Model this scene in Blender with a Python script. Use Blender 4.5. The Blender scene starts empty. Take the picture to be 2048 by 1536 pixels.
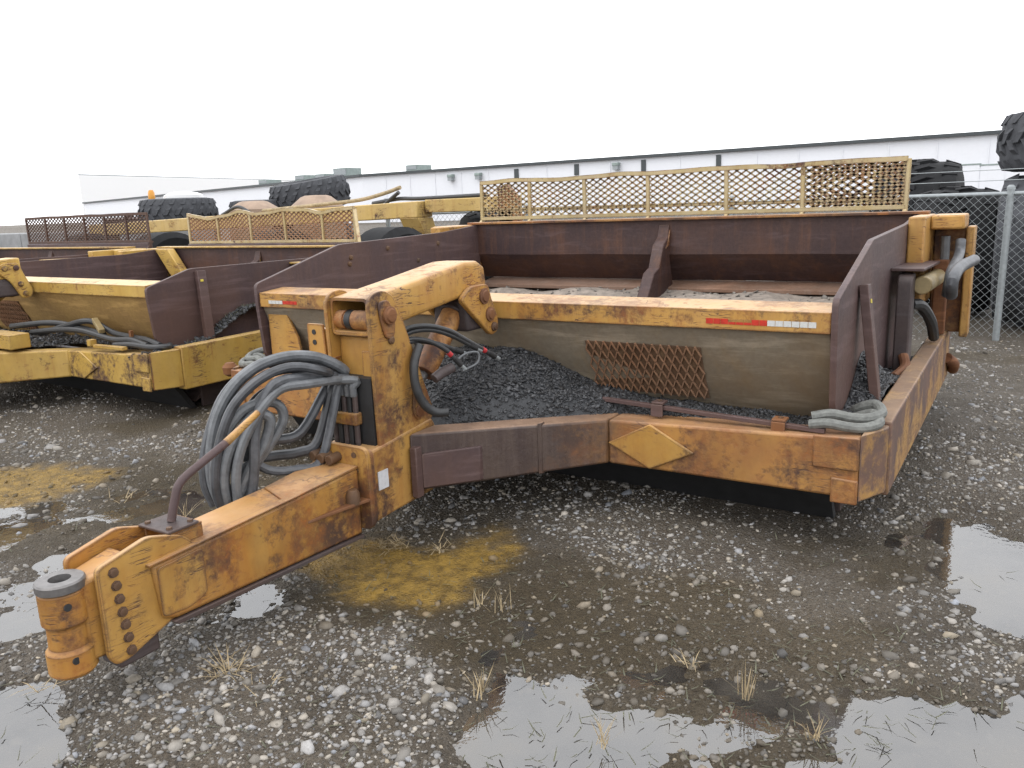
import bpy, bmesh, math, random
import numpy as np
from mathutils import Vector, Matrix
random.seed(7); RNG = np.random.default_rng(7)
scene = bpy.context.scene
COL = scene.collection
rad = math.radians

# ------------------------------------------------------------------ camera
F_PX = 1640.0
CAM = Vector((2.69, 0.0, 1.65))
_ry = Vector((2084-1024, 768-368, -F_PX)).normalized()
_rx = -Vector((-1650-1024, 768-512, -F_PX)).normalized()
_rx = (_rx - _ry*_rx.dot(_ry)).normalized()
_rz = _rx.cross(_ry)
ROT = Matrix((_rx, _ry, _rz))          # camera axes -> world
cam_data = bpy.data.cameras.new('camera'); cam = bpy.data.objects.new('camera', cam_data); COL.objects.link(cam)
cam_data.sensor_fit = 'HORIZONTAL'; cam_data.sensor_width = 36; cam_data.lens = F_PX/2048*36
cam_data.clip_start = 0.05; cam_data.clip_end = 3000
cam.matrix_world = Matrix.Translation(CAM) @ ROT.to_4x4()
scene.camera = cam

# ------------------------------------------------------------------ world, sun, exposure
SUN_EL, SUN_AZ = 58, 215               # azimuth the light comes from, degrees clockwise from +Y
world = bpy.data.worlds.new('World'); scene.world = world; world.use_nodes = True
wn = world.node_tree; wn.nodes.clear()
o_ = wn.nodes.new('ShaderNodeOutputWorld'); bg = wn.nodes.new('ShaderNodeBackground')
sky = wn.nodes.new('ShaderNodeTexSky'); sky.sky_type = 'NISHITA'; sky.sun_disc = False
sky.sun_elevation = rad(SUN_EL); sky.sun_rotation = rad(SUN_AZ); sky.dust_density = 4.0
hs = wn.nodes.new('ShaderNodeHueSaturation'); hs.inputs['Saturation'].default_value = .25
mx = wn.nodes.new('ShaderNodeMix'); mx.data_type = 'RGBA'; mx.inputs[0].default_value = .86
mx.inputs[7].default_value = (24.0, 24.3, 25.0, 1)      # even cloud cover
wn.links.new(sky.outputs[0], hs.inputs['Color']); wn.links.new(hs.outputs[0], mx.inputs[6])
wn.links.new(mx.outputs[2], bg.inputs['Color']); bg.inputs['Strength'].default_value = .1
wn.links.new(bg.outputs[0], o_.inputs['Surface'])
sun_d = bpy.data.lights.new('sun', 'SUN'); sun = bpy.data.objects.new('sun', sun_d); COL.objects.link(sun)
sun_d.energy = .8; sun_d.angle = rad(25); sun_d.color = (1, .97, .92)
_sd = Vector((math.sin(rad(SUN_AZ))*math.cos(rad(SUN_EL)), math.cos(rad(SUN_AZ))*math.cos(rad(SUN_EL)), math.sin(rad(SUN_EL))))
sun.rotation_euler = (-_sd).to_track_quat('-Z', 'Y').to_euler()
scene.view_settings.view_transform = 'Standard'; scene.view_settings.look = 'None'
scene.view_settings.exposure = 0.08; scene.view_settings.gamma = 1.0
scene.render.engine = 'CYCLES'

# ------------------------------------------------------------------ pixel -> point on a surface
def ray(px, py): return ROT @ Vector((px-1024, 768-py, -F_PX))
def PX(px, py, x=None, y=None, z=None):
    d = ray(px, py)
    if x is not None: t = (x-CAM.x)/d.x
    elif y is not None: t = (y-CAM.y)/d.y
    else: t = (z-CAM.z)/d.z
    return CAM + d*t
def PPL(px, py, p, n):
    d = ray(px, py); n = Vector(n); return CAM + d*((Vector(p)-CAM).dot(n)/d.dot(n))

# ------------------------------------------------------------------ node helpers
class NT:
    alb = .74                      # damp, dirty surfaces: a little darker than dry
    def __init__(s, name):
        s.m = bpy.data.materials.new(name); s.m.use_nodes = True; s.t = s.m.node_tree
        s.b = s.t.nodes['Principled BSDF']; s.out = s.t.nodes['Material Output']
    def n(s, typ, **kw):
        k = s.t.nodes.new('ShaderNode'+typ)
        for a, v in kw.items(): setattr(k, a, v)
        return k
    def l(s, a, b): s.t.links.new(a, b)
    def coord(s, scale=(1, 1, 1), kind='Object', rot=(0, 0, 0)):
        c = s.n('TexCoord'); m = s.n('Mapping'); s.l(c.outputs[kind], m.inputs[0]); m.inputs['Scale'].default_value = scale; m.inputs['Rotation'].default_value = rot
        return m.outputs[0]
    def noise(s, vec, scale, detail=6, rough=.6, dist=0):
        k = s.n('TexNoise'); k.inputs['Scale'].default_value = scale; k.inputs['Detail'].default_value = detail
        k.inputs['Roughness'].default_value = rough; k.inputs['Distortion'].default_value = dist; s.l(vec, k.inputs['Vector']); return k.outputs[0]
    def ramp(s, fac, a, b, ca=(0, 0, 0, 1), cb=(1, 1, 1, 1)):
        r = s.n('ValToRGB'); e = r.color_ramp.elements; e[0].position = a; e[1].position = b; e[0].color = ca; e[1].color = cb
        s.l(fac, r.inputs[0]); return r.outputs[0]
    def mix(s, fac, a, b, mode='MIX'):
        k = s.n('Mix', data_type='RGBA', blend_type=mode)
        if isinstance(fac, (int, float)): k.inputs[0].default_value = fac
        else: s.l(fac, k.inputs[0])
        for v, i in ((a, 6), (b, 7)):
            if isinstance(v, tuple): k.inputs[i].default_value = v if len(v) == 4 else (*v, 1)
            else: s.l(v, k.inputs[i])
        return k.outputs[2]
    def math(s, op, a, b=None):
        k = s.n('Math', operation=op)
        for v, i in ((a, 0), (b, 1)):
            if v is None: continue
            if isinstance(v, (int, float)): k.inputs[i].default_value = v
            else: s.l(v, k.inputs[i])
        return k.outputs[0]
    def bump(s, h, strength=.3, dist=.01):
        k = s.n('Bump'); k.inputs['Strength'].default_value = strength; k.inputs['Distance'].default_value = dist
        s.l(h, k.inputs['Height']); s.l(k.outputs[0], s.b.inputs['Normal'])
    def set(s, **kw):
        for a, v in kw.items():
            i = s.b.inputs[a.replace('_', ' ')]
            if a == 'Base_Color' and s.alb != 1:
                if isinstance(v, tuple): v = tuple(c*s.alb for c in v[:3])
                else: v = s.mix(1.0, v, (s.alb, s.alb, s.alb), 'MULTIPLY')
            if isinstance(v, (int, float)): i.default_value = v
            elif isinstance(v, tuple): i.default_value = v if len(v) == 4 else (*v, 1)
            else: s.l(v, i)
    def edge(s, r):
        bv = s.n('Bevel', samples=4); bv.inputs['Radius'].default_value = r
        g = s.n('NewGeometry'); d = s.n('VectorMath', operation='DOT_PRODUCT')
        s.l(bv.outputs[0], d.inputs[0]); s.l(g.outputs['Normal'], d.inputs[1])
        return s.math('SUBTRACT', 1.0, d.outputs['Value'])

def m_paint(name, c, c2, rust=.5, streak=.5, edge=1.0, dirt=.35, rough=.44, orange=(.34, .12, .03), scr=.9, dark=(.075, .036, .028), xm=None):
    t = NT(name); co = t.coord()
    n1 = t.noise(co, 2.3, 9, .68); n2 = t.noise(t.coord((1, 1, .09)), 13, 6, .7); n3 = t.noise(co, 26, 6, .7); n4 = t.noise(co, 6, 5, .6)
    base = t.mix(t.ramp(n4, .3, .7), c, c2)
    base = t.mix(t.math('MULTIPLY', t.ramp(n3, .45, .75), .25), base, (c[0]*.55, c[1]*.5, c[2]*.5))
    # patches of rust
    p = t.math('ADD', t.math('MULTIPLY', n1, .72), t.math('MULTIPLY', n3, .28))
    pm = t.ramp(p, .66-rust*.30, .72-rust*.26)
    ss = t.math('MULTIPLY', t.ramp(n2, .62-streak*.2, .80-streak*.15), t.ramp(n1, .36, .56))
    ew = t.ramp(t.math('MULTIPLY', t.edge(.02), t.math('MULTIPLY', t.ramp(t.noise(co, 9, 6, .75), .36, .62), 2.4*edge)), .04, .16)
    # scratches
    def scratch(rot, sc, dist):
        q = t.noise(t.coord((1, .9, 9), rot=rot), sc, 3, .55, dist)
        return t.ramp(t.math('ABSOLUTE', t.math('SUBTRACT', q, .5)), .008, .022, (1, 1, 1, 1), (0, 0, 0, 1))
    sa = t.math('MULTIPLY', scratch((.5, .2, .3), 2.3, 1.2), t.ramp(t.noise(co, 4.3, 4, .6), .535, .60))
    sb = t.math('MULTIPLY', scratch((1.15, .3, .9), 2.9, 1.6), t.ramp(t.noise(t.coord((1, 1.3, .8)), 3.4, 4, .6), .53, .60))
    sm = t.math('MULTIPLY', t.math('MAXIMUM', sa, sb), scr)
    fade = t.ramp(t.noise(t.coord((1, 1, .35)), 3.7, 7, .7), .42, .66)
    base = t.mix(t.math('MULTIPLY', fade, .5), base, (min(1, c[0]*1.08), c[1]*1.12, c[2]*1.6))
    rc = t.mix(t.ramp(n3, .35, .65), dark, t.mix(t.ramp(n4, .4, .6), dark, orange))
    col = t.mix(t.math('MULTIPLY', ss, .55), base, orange)
    mk = t.math('MAXIMUM', t.math('MAXIMUM', pm, ew), sm)
    col = t.mix(mk, col, rc)
    if xm:
        sx_ = t.n('SeparateXYZ'); t.l(co, sx_.inputs[0]); q = t.math('ADD', t.math('ABSOLUTE', sx_.outputs[0]), t.math('MULTIPLY', t.math('SUBTRACT', n1, .5), 1.3))
        bm_ = t.ramp(q, xm[0], xm[1], (1, 1, 1, 1), (0, 0, 0, 1)); col = t.mix(bm_, col, t.mix(t.ramp(n2, .42, .72), (.06, .041, .041), (.125, .092, .08)))
    col = t.mix(t.math('MULTIPLY', t.ramp(t.noise(co, 1.1, 7, .7), .42, .72), dirt), col, (.105, .066, .036))
    gn = t.n('NewGeometry'); sz_ = t.n('SeparateXYZ'); t.l(gn.outputs['Normal'], sz_.inputs[0])      # bleached paint and sky sheen, both painted pale on upward faces
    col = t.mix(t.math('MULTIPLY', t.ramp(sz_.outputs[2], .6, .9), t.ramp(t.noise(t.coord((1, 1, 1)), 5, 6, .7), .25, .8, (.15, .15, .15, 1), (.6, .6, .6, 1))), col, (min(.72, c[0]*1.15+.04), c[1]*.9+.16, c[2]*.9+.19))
    t.set(Base_Color=col, Roughness=t.math('ADD', rough-.12, t.math('MULTIPLY', t.math('ADD', mk, n3), .2)), Specular_IOR_Level=.36)
    t.bump(t.math('SUBTRACT', t.math('MULTIPLY', n3, .25), t.math('MULTIPLY', mk, .7)), .45, .004)
    return t.m
def m_rust(name, c, c2, c3, rough=.55, spots=.5):
    t = NT(name); co = t.coord()
    n1 = t.noise(co, 1.7, 8, .65); n2 = t.noise(t.coord((1, 1, .1)), 11, 6, .7); n3 = t.noise(co, 38, 6, .75)
    col = t.mix(t.ramp(n1, .3, .7), c, c2)
    col = t.mix(t.math('MULTIPLY', t.ramp(n2, .5, .75), spots), col, c3)
    col = t.mix(t.math('MULTIPLY', t.ramp(n3, .4, .72), .4), col, (c[0]*.45, c[1]*.42, c[2]*.4))
    n5 = t.noise(t.coord((1, .5, 7), rot=(.35, .1, 0)), 2.6, 6, .65, .5)
    col = t.mix(t.math('MULTIPLY', t.ramp(n5, .52, .70), .5), col, tuple(min(1, v*1.9+.02) for v in c))
    n6 = t.noise(co, .9, 5, .6, .4); col = t.mix(t.math('MULTIPLY', t.ramp(n6, .48, .66), .55), col, (c3[0]*.8, c3[1]*.75, c3[2]*.75))
    ew = t.ramp(t.math('MULTIPLY', t.edge(.02), t.math('ADD', .3, t.math('MULTIPLY', n3, 1.6))), .10, .4)
    col = t.mix(t.math('MULTIPLY', ew, .45), col, (.20, .13, .10))
    t.set(Base_Color=col, Roughness=t.math('ADD', rough-.12, t.math('MULTIPLY', n3, .3)), Specular_IOR_Level=.28)
    t.bump(t.math('ADD', n3, t.math('MULTIPLY', n1, 2)), .35, .004)
    return t.m
def m_plain(name, c, var=.25, rough=.6, scale=12, bump=.2, metal=0, spec=.5, stretch=(1, 1, 1)):
    t = NT(name); n = t.noise(t.coord(stretch), scale, 6, .65); n2 = t.noise(t.coord(), scale*.2, 4, .6)
    col = t.mix(t.ramp(n, .3, .7), tuple(v*(1-var) for v in c), tuple(min(1, v*(1+var)) for v in c))
    col = t.mix(t.math('MULTIPLY', t.ramp(n2, .45, .7), var), col, tuple(v*.55 for v in c))
    t.set(Base_Color=col, Roughness=rough, Metallic=metal, Specular_IOR_Level=spec)
    if bump: t.bump(n, bump, .004)
    return t.m

M = {}
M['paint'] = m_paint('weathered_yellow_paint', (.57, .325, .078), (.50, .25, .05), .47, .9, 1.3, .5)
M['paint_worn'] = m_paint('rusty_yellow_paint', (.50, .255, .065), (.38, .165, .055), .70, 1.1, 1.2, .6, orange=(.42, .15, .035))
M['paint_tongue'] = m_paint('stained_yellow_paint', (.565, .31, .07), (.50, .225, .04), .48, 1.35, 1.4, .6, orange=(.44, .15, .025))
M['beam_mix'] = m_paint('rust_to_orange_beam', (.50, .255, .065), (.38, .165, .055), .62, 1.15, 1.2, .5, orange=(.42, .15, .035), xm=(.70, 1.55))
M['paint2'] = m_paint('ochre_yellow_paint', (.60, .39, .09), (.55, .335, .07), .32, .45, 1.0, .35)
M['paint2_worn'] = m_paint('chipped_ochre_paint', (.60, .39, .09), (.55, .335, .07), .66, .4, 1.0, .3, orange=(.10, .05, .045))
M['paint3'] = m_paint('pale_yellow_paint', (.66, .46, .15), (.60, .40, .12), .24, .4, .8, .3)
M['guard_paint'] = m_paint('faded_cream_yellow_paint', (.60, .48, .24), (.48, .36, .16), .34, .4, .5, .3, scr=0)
M['rust'] = m_rust('bare_brown_steel', (.115, .076, .076), (.085, .056, .056), (.17, .10, .075), .46, .5)
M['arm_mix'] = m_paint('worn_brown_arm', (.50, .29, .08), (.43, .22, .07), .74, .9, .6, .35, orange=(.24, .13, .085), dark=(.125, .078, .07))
M['rust_dark'] = m_rust('dark_bare_steel', (.066, .056, .058), (.09, .068, .066), (.12, .075, .055), .48, .4)
M['rust_rear'] = m_rust('rusty_bowl_steel', (.055, .033, .034), (.082, .046, .038), (.17, .075, .038), .55, .6)
M['rust_beam'] = m_rust('scuffed_brown_beam', (.09, .062, .06), (.17, .13, .115), (.27, .22, .17), .42, .9)
M['rust_orange'] = m_rust('orange_rust_steel', (.20, .085, .035), (.14, .06, .035), (.34, .15, .05), .7, .6)
M['ledge'] = m_rust('dusty_pink_rust', (.22, .12, .075), (.26, .17, .125), (.33, .25, .20), .7, .7)
M['grey_plate'] = m_rust('dusty_grey_plate', (.27, .225, .165), (.205, .175, .135), (.28, .19, .095), .5, .55)
M['plate2'] = m_rust('dusty_yellow_plate', (.44, .28, .10), (.38, .235, .085), (.27, .16, .08), .6, .35)
M['hose'] = m_plain('weathered_grey_hose', (.15, .158, .168), .35, .42, 22, .15)
M['hose_mid'] = m_plain('scuffed_hose', (.10, .105, .115), .4, .45, 18, .2)
M['hose_dark'] = m_plain('dark_dusty_hose', (.06, .063, .07), .5, .4, 16, .2)
M['hose_black'] = m_plain('black_rubber_hose', (.035, .036, .038), .3, .5, 30, .15)
M['hose_pale'] = m_plain('pale_braided_hose', (.185, .19, .175), .35, .65, 40, .3)
M['steel'] = m_plain('worn_grey_steel', (.20, .19, .185), .3, .42, 25, .2, .5)
M['bolt'] = m_rust('rusty_bolt', (.07, .045, .035), (.12, .07, .04), (.25, .13, .05))
M['black'] = m_plain('greasy_black', (.02, .02, .021), .3, .6, 14, .2)
M['mesh_rust'] = m_rust('rusty_mesh', (.34, .17, .085), (.38, .22, .13), (.46, .32, .20), .8, .6)
M['window_dirt'] = m_rust('dirty_straw_backing', (.12, .07, .04), (.17, .10, .06), (.30, .20, .11), .8, .7)
M['mesh_brown'] = m_rust('brown_mesh', (.085, .05, .042), (.12, .07, .05), (.16, .09, .06))
M['tyre'] = m_plain('tyre_rubber', (.017, .0175, .019), .35, .8, 9, .3, 0, .2)
M['tyre_grey'] = m_plain('dusty_tyre_rubber', (.075, .078, .086), .35, .85, 7, .3, 0, .25)
M['galv'] = m_plain('galvanised_steel', (.36, .39, .40), .15, .45, 20, .1, .4)
M['white_wall'] = m_plain('white_metal_siding', (.88, .895, .94), .02, .6, 3, 0)
M['trim'] = m_plain('dark_roof_trim', (.055, .065, .07), .2, .5, 8, 0)
M['unit'] = m_plain('grey_green_unit', (.30, .36, .34), .2, .6, 2, 0)
M['red_tape'] = m_plain('red_reflective_tape', (.55, .03, .012), .2, .35, 60, .1)
M['white_tape'] = m_plain('white_reflective_tape', (.62, .62, .60), .12, .35, 80, .1)
M['red'] = m_plain('red_band', (.5, .03, .035), .2, .5, 30, 0)
M['yellow_mark'] = m_plain('yellow_sticker', (.65, .52, .06), .1, .6, 30, 0)
M['tan_rod'] = m_plain('tan_cylinder', (.34, .255, .12), .25, .5, 16, .2)
M['tan'] = m_plain('tan_cover', (.36, .26, .19), .2, .8, 6, .2)
M['straw'] = m_plain('dry_straw', (.40, .31, .18), .35, .8, 20, 0)
M['weed'] = m_plain('dry_weed', (.115, .115, .075), .4, .9, 16, 0)
M['dirt'] = m_plain('pale_dirt', (.30, .255, .215), .4, .9, 14, .6)
M['white_paint'] = m_plain('white_vehicle_paint', (.78, .78, .78), .05, .3, 6, 0)
M['amber'] = m_plain('amber_plastic', (.75, .33, .03), .1, .3, 8, 0)
M['decal'] = m_plain('white_decal', (.66, .66, .68), .12, .4, 60, 0)
M['concrete'] = m_plain('grey_concrete', (.30, .305, .31), .2, .85, 4, .2)

# ------------------------------------------------------------------ mesh helpers
def tag(o, label=None, cat=None, group=None, kind=None):
    if label: o['label'] = label
    if cat: o['category'] = cat
    if group: o['group'] = group
    if kind: o['kind'] = kind
    return o
def empty(name, loc, rz=0.0):
    o = bpy.data.objects.new(name, None); COL.objects.link(o); o.location = loc; o.rotation_euler = (0, 0, rz); o.empty_display_size = .2
    return o
def smooth_path(pts, sub=6):
    pts = [Vector(p) for p in pts]
    if len(pts) < 3: return pts
    q = [pts[0]*2-pts[1]] + pts + [pts[-1]*2-pts[-2]]; out = []
    for i in range(1, len(q)-2):
        a, b, c, d = q[i-1:i+3]
        for k in range(sub):
            t = k/sub
            out.append(.5*((2*b)+(c-a)*t+(2*a-5*b+4*c-d)*t*t+(3*b-a-3*c+d)*t**3))
    out.append(pts[-1]); return out
class MB:
    def __init__(s, off=(0, 0, 0)): s.v = []; s.f = []; s.off = Vector(off)
    def add(s, vs, fs):
        b = len(s.v); s.v += [tuple(Vector(v)-s.off) for v in vs]; s.f += [tuple(i+b for i in f) for f in fs]; return s
    def hexa(s, p):   # p: 8 points, bottom ring 0-3 CCW from above, top ring 4-7
        return s.add(p, [(3, 2, 1, 0), (4, 5, 6, 7), (0, 1, 5, 4), (1, 2, 6, 5), (2, 3, 7, 6), (3, 0, 4, 7)])
    def box(s, x0, x1, y0, y1, z0, z1):
        return s.hexa([(x0, y0, z0), (x1, y0, z0), (x1, y1, z0), (x0, y1, z0), (x0, y0, z1), (x1, y0, z1), (x1, y1, z1), (x0, y1, z1)])
    def prism(s, poly, ax, a, b):
        n = len(poly)
        def P(u, w, c): return {'x': (c, u, w), 'y': (u, c, w), 'z': (u, w, c)}[ax]
        vs = [P(u, w, a) for u, w in poly] + [P(u, w, b) for u, w in poly]
        fs = [tuple(range(n))[::-1], tuple(range(n, 2*n))] + [(i, (i+1) % n, n+(i+1) % n, n+i) for i in range(n)]
        ar = sum(poly[i][0]*poly[(i+1) % n][1]-poly[(i+1) % n][0]*poly[i][1] for i in range(n))
        flip = (ar < 0) ^ (ax == 'y') ^ (b < a)
        if flip: fs = [f[::-1] for f in fs]
        return s.add(vs, fs)
    def bar(s, p, q, w, d=None, up=(0, 0, 1)):
        p, q = Vector(p), Vector(q); d = d or w; t = (q-p).normalized(); u = Vector(up)
        if abs(t.dot(u)) > .98: u = Vector((0, 1, 0))
        a = t.cross(u).normalized(); b = a.cross(t)
        c = [(-1, -1), (1, -1), (1, 1), (-1, 1)]
        r = lambda o: [o+a*(w/2*i)+b*(d/2*j) for i, j in c]
        return s.add(r(p)+r(q), [(0, 1, 2, 3), (7, 6, 5, 4), (0, 4, 5, 1), (1, 5, 6, 2), (2, 6, 7, 3), (3, 7, 4, 0)])
    def tube(s, pts, r, n=10, sm=True, sub=6, cap=True):
        pts = smooth_path(pts, sub) if sm else [Vector(p) for p in pts]
        m = len(pts); vs = []; fs = []; u = None
        rr = r if callable(r) else (lambda t: r)
        for i, p in enumerate(pts):
            t = (pts[min(i+1, m-1)]-pts[max(i-1, 0)]).normalized()
            if u is None: u = t.orthogonal().normalized()
            u = (u-t*u.dot(t)).normalized(); w = t.cross(u)
            for k in range(n):
                a = 2*math.pi*k/n; vs.append(p+(u*math.cos(a)+w*math.sin(a))*rr(i/(m-1)))
        for i in range(m-1):
            for k in range(n):
                k2 = (k+1) % n; fs.append((i*n+k, i*n+k2, (i+1)*n+k2, (i+1)*n+k))
        if cap: fs += [tuple(range(n))[::-1], tuple(range((m-1)*n, m*n))]
        return s.add(vs, fs)
    def lathe(s, c, ax, prof, n=24, closed=False):   # prof: (along, radius)
        c = Vector(c); vs = []; fs = []; m = len(prof)
        A, U, W = {'x': ((1, 0, 0), (0, 1, 0), (0, 0, 1)), 'y': ((0, 1, 0), (0, 0, 1), (1, 0, 0)), 'z': ((0, 0, 1), (1, 0, 0), (0, 1, 0))}[ax]
        A, U, W = Vector(A), Vector(U), Vector(W)
        for h, r in prof:
            for k in range(n):
                a = 2*math.pi*k/n; vs.append(c+A*h+(U*math.cos(a)+W*math.sin(a))*r)
        for i in range(m if closed else m-1):
            j = (i+1) % m
            for k in range(n):
                k2 = (k+1) % n; fs.append((i*n+k, i*n+k2, j*n+k2, j*n+k))
        if not closed: fs += [tuple(range(n))[::-1], tuple(range((m-1)*n, m*n))]
        return s.add(vs, fs)
    def build(s, name, mat, parent=None, bev=0.0, smooth=True, ang=35, wob=0.0):
        me = bpy.data.meshes.new(name); me.from_pydata(s.v, [], s.f); me.update()
        if wob:
            bm = bmesh.new(); bm.from_mesh(me)
            bmesh.ops.subdivide_edges(bm, edges=[e for e in bm.edges if e.calc_length() > .35], cuts=5, use_grid_fill=True)
            for v in bm.verts:
                a = v.co*1.7
                v.co += Vector((math.sin(a.y*2.1+a.z*3), math.sin(a.x*1.9+a.z*2.3+1), math.sin(a.x*2.3+a.y*1.7+2)))*wob
            bm.to_mesh(me); bm.free()
        o = bpy.data.objects.new(name, me); COL.objects.link(o)
        if mat: me.materials.append(M[mat] if isinstance(mat, str) else mat)
        if smooth:
            me.polygons.foreach_set('use_smooth', [True]*len(me.polygons)); me.set_sharp_from_angle(angle=rad(ang))
        if bev:
            b = o.modifiers.new('bevel', 'BEVEL'); b.width = bev; b.segments = 2; b.limit_method = 'ANGLE'; b.angle_limit = rad(40)
        if parent: o.parent = parent
        return o
def rounded(poly, r, n=4):
    out = []; m = len(poly)
    for i in range(m):
        p0, p, p1 = Vector(poly[i-1]), Vector(poly[i]), Vector(poly[(i+1) % m])
        a, b = (p0-p), (p1-p); k = min(r, a.length*.45, b.length*.45); a = p+a.normalized()*k; b = p+b.normalized()*k
        for j in range(n+1):
            t = j/n; out.append(tuple(a*(1-t)**2+p*2*t*(1-t)+b*t*t))
    return out
def np_mesh(name, verts, faces, mat, parent=None, smooth=False, attrs=None):
    me = bpy.data.meshes.new(name); nf, k = faces.shape
    me.vertices.add(len(verts)); me.vertices.foreach_set('co', verts.astype(np.float32).ravel())
    me.loops.add(nf*k); me.loops.foreach_set('vertex_index', faces.astype(np.int32).ravel())
    me.polygons.add(nf); me.polygons.foreach_set('loop_start', np.arange(0, nf*k, k, dtype=np.int32))
    me.update(calc_edges=True); me.validate()
    if smooth: me.polygons.foreach_set('use_smooth', np.ones(nf, dtype=bool))
    for an, (dom, typ, arr) in (attrs or {}).items():
        a = me.attributes.new(an, typ, dom)
        a.data.foreach_set('color' if typ == 'FLOAT_COLOR' else 'value', arr.astype(np.float32).ravel())
    me.materials.append(M[mat] if isinstance(mat, str) else mat)
    o = bpy.data.objects.new(name, me); COL.objects.link(o)
    if parent: o.parent = parent
    return o
# lattice noise in numpy
_tab = RNG.random((257, 257))
def vnoise(x, y, s, o=0):
    x = np.asarray(x)*s+17.3*o+1000; y = np.asarray(y)*s+9.1*o+1000
    xi = np.floor(x).astype(int); yi = np.floor(y).astype(int); fx = x-xi; fy = y-yi
    fx = fx*fx*(3-2*fx); fy = fy*fy*(3-2*fy); g = lambda a, b: _tab[a % 256, b % 256]
    return (g(xi, yi)*(1-fx)+g(xi+1, yi)*fx)*(1-fy)+(g(xi, yi+1)*(1-fx)+g(xi+1, yi+1)*fx)*fy
def fbm(x, y, s, oct=5, o=0):
    r = 0; a = .5
    for k in range(oct): r = r+a*vnoise(x, y, s*2**k, o+k*3); a *= .55
    return r/1.05
def sdist(x, y, poly):
    """signed distance to polygon, positive inside"""
    poly = np.array(poly); d = np.full(np.shape(x), 1e9); ins = np.zeros(np.shape(x), bool); n = len(poly)
    for i in range(n):
        ax, ay = poly[i]; bx, by = poly[(i+1) % n]; ex, ey = bx-ax, by-ay
        t = np.clip(((x-ax)*ex+(y-ay)*ey)/(ex*ex+ey*ey+1e-12), 0, 1); d = np.minimum(d, np.hypot(x-ax-t*ex, y-ay-t*ey))
        c = ((ay > y) != (by > y)) & (x < (bx-ax)*(y-ay)/(by-ay+1e-12)+ax); ins ^= c
    return np.where(ins, d, -d)
def gpoly(pts): return [tuple(PX(*p, z=0)[:2]) for p in pts]
sst = lambda a, b, x: (lambda t: t*t*(3-2*t))(np.clip((x-a)/(b-a), 0, 1))

# ================================================================== GROUND
PUDDLES = [
    ([(990, 1325), (1060, 1365), (1180, 1410), (1280, 1435), (1300, 1480), (1220, 1560), (1050, 1600), (940, 1500), (950, 1440), (1000, 1395)], .045),
    ([(1690, 1500), (1720, 1425), (1790, 1385), (1900, 1370), (1980, 1405), (2100, 1440), (2200, 1600), (1700, 1600)], .045),
    ([(1885, 1035), (1960, 1070), (2120, 1110), (2160, 1260), (2040, 1270), (1950, 1215), (1900, 1190), (1920, 1110)], .045),
    ([(1820, 1250), (1880, 1230), (1900, 1290), (1830, 1320)], .02),
    ([(-60, 1400), (40, 1385), (125, 1440), (140, 1540), (60, 1640), (-80, 1600)], .045),
    ([(140, 1080), (230, 1085), (300, 1120), (260, 1180), (60, 1260), (-60, 1240), (-40, 1180), (60, 1140)], .03),
    ([(480, 1165), (545, 1140), (560, 1200), (500, 1230), (440, 1220)], .035),
    ([(600, 1360), (660, 1350), (700, 1400), (640, 1440), (610, 1410)], .02),
    ([(1380, 1360), (1440, 1360), (1450, 1400), (1390, 1400)], .015),
]
POOLS = [   # wide shallow wet areas joining the puddles
    [(470, 1210), (560, 1130), (700, 1080), (900, 1040), (1080, 1060), (1060, 1150), (1180, 1230), (1330, 1290), (1500, 1330), (1660, 1390), (1700, 1600), (900, 1620), (930, 1420), (980, 1310), (850, 1230), (640, 1200)],
    [(1620, 1060), (1780, 1010), (1900, 1010), (2150, 1080), (2200, 1300), (1900, 1300), (1800, 1200)],
    [(1560, 1430), (1760, 1350), (1950, 1340), (2200, 1420), (2250, 1640), (1500, 1640)],
    [(-300, 930), (0, 915), (220, 920), (420, 960), (440, 1050), (250, 1060), (-300, 1060)],
    [(-200, 1080), (160, 1060), (330, 1110), (260, 1260), (-100, 1290)],
    [(-100, 1370), (60, 1360), (160, 1420), (190, 1560), (-100, 1650)],
]
OCHRE = [[(560, 1150), (600, 1110), (760, 1075), (900, 1075), (1010, 1050), (1040, 1085), (960, 1150), (850, 1205), (700, 1165)],
         [(-300, 950), (-50, 935), (150, 920), (230, 945), (150, 985), (-20, 1010), (-300, 1010)]]
DARK_REFL = [[(560, 1180), (850, 1200), (1000, 1120), (1100, 1180), (1300, 1270), (1500, 1340), (1640, 1420), (1600, 1500), (1400, 1440), (1150, 1330), (960, 1330), (880, 1250)],  # scraper's dark reflection put into the ground colour as brown areas
        [(220, 950), (460, 900), (480, 1040), (300, 1060), (180, 1010)], [(1650, 1080), (1880, 1040), (1900, 1180), (1750, 1190)], [(1400, 1380), (1700, 1400), (1690, 1540), (1480, 1500)]]
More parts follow.
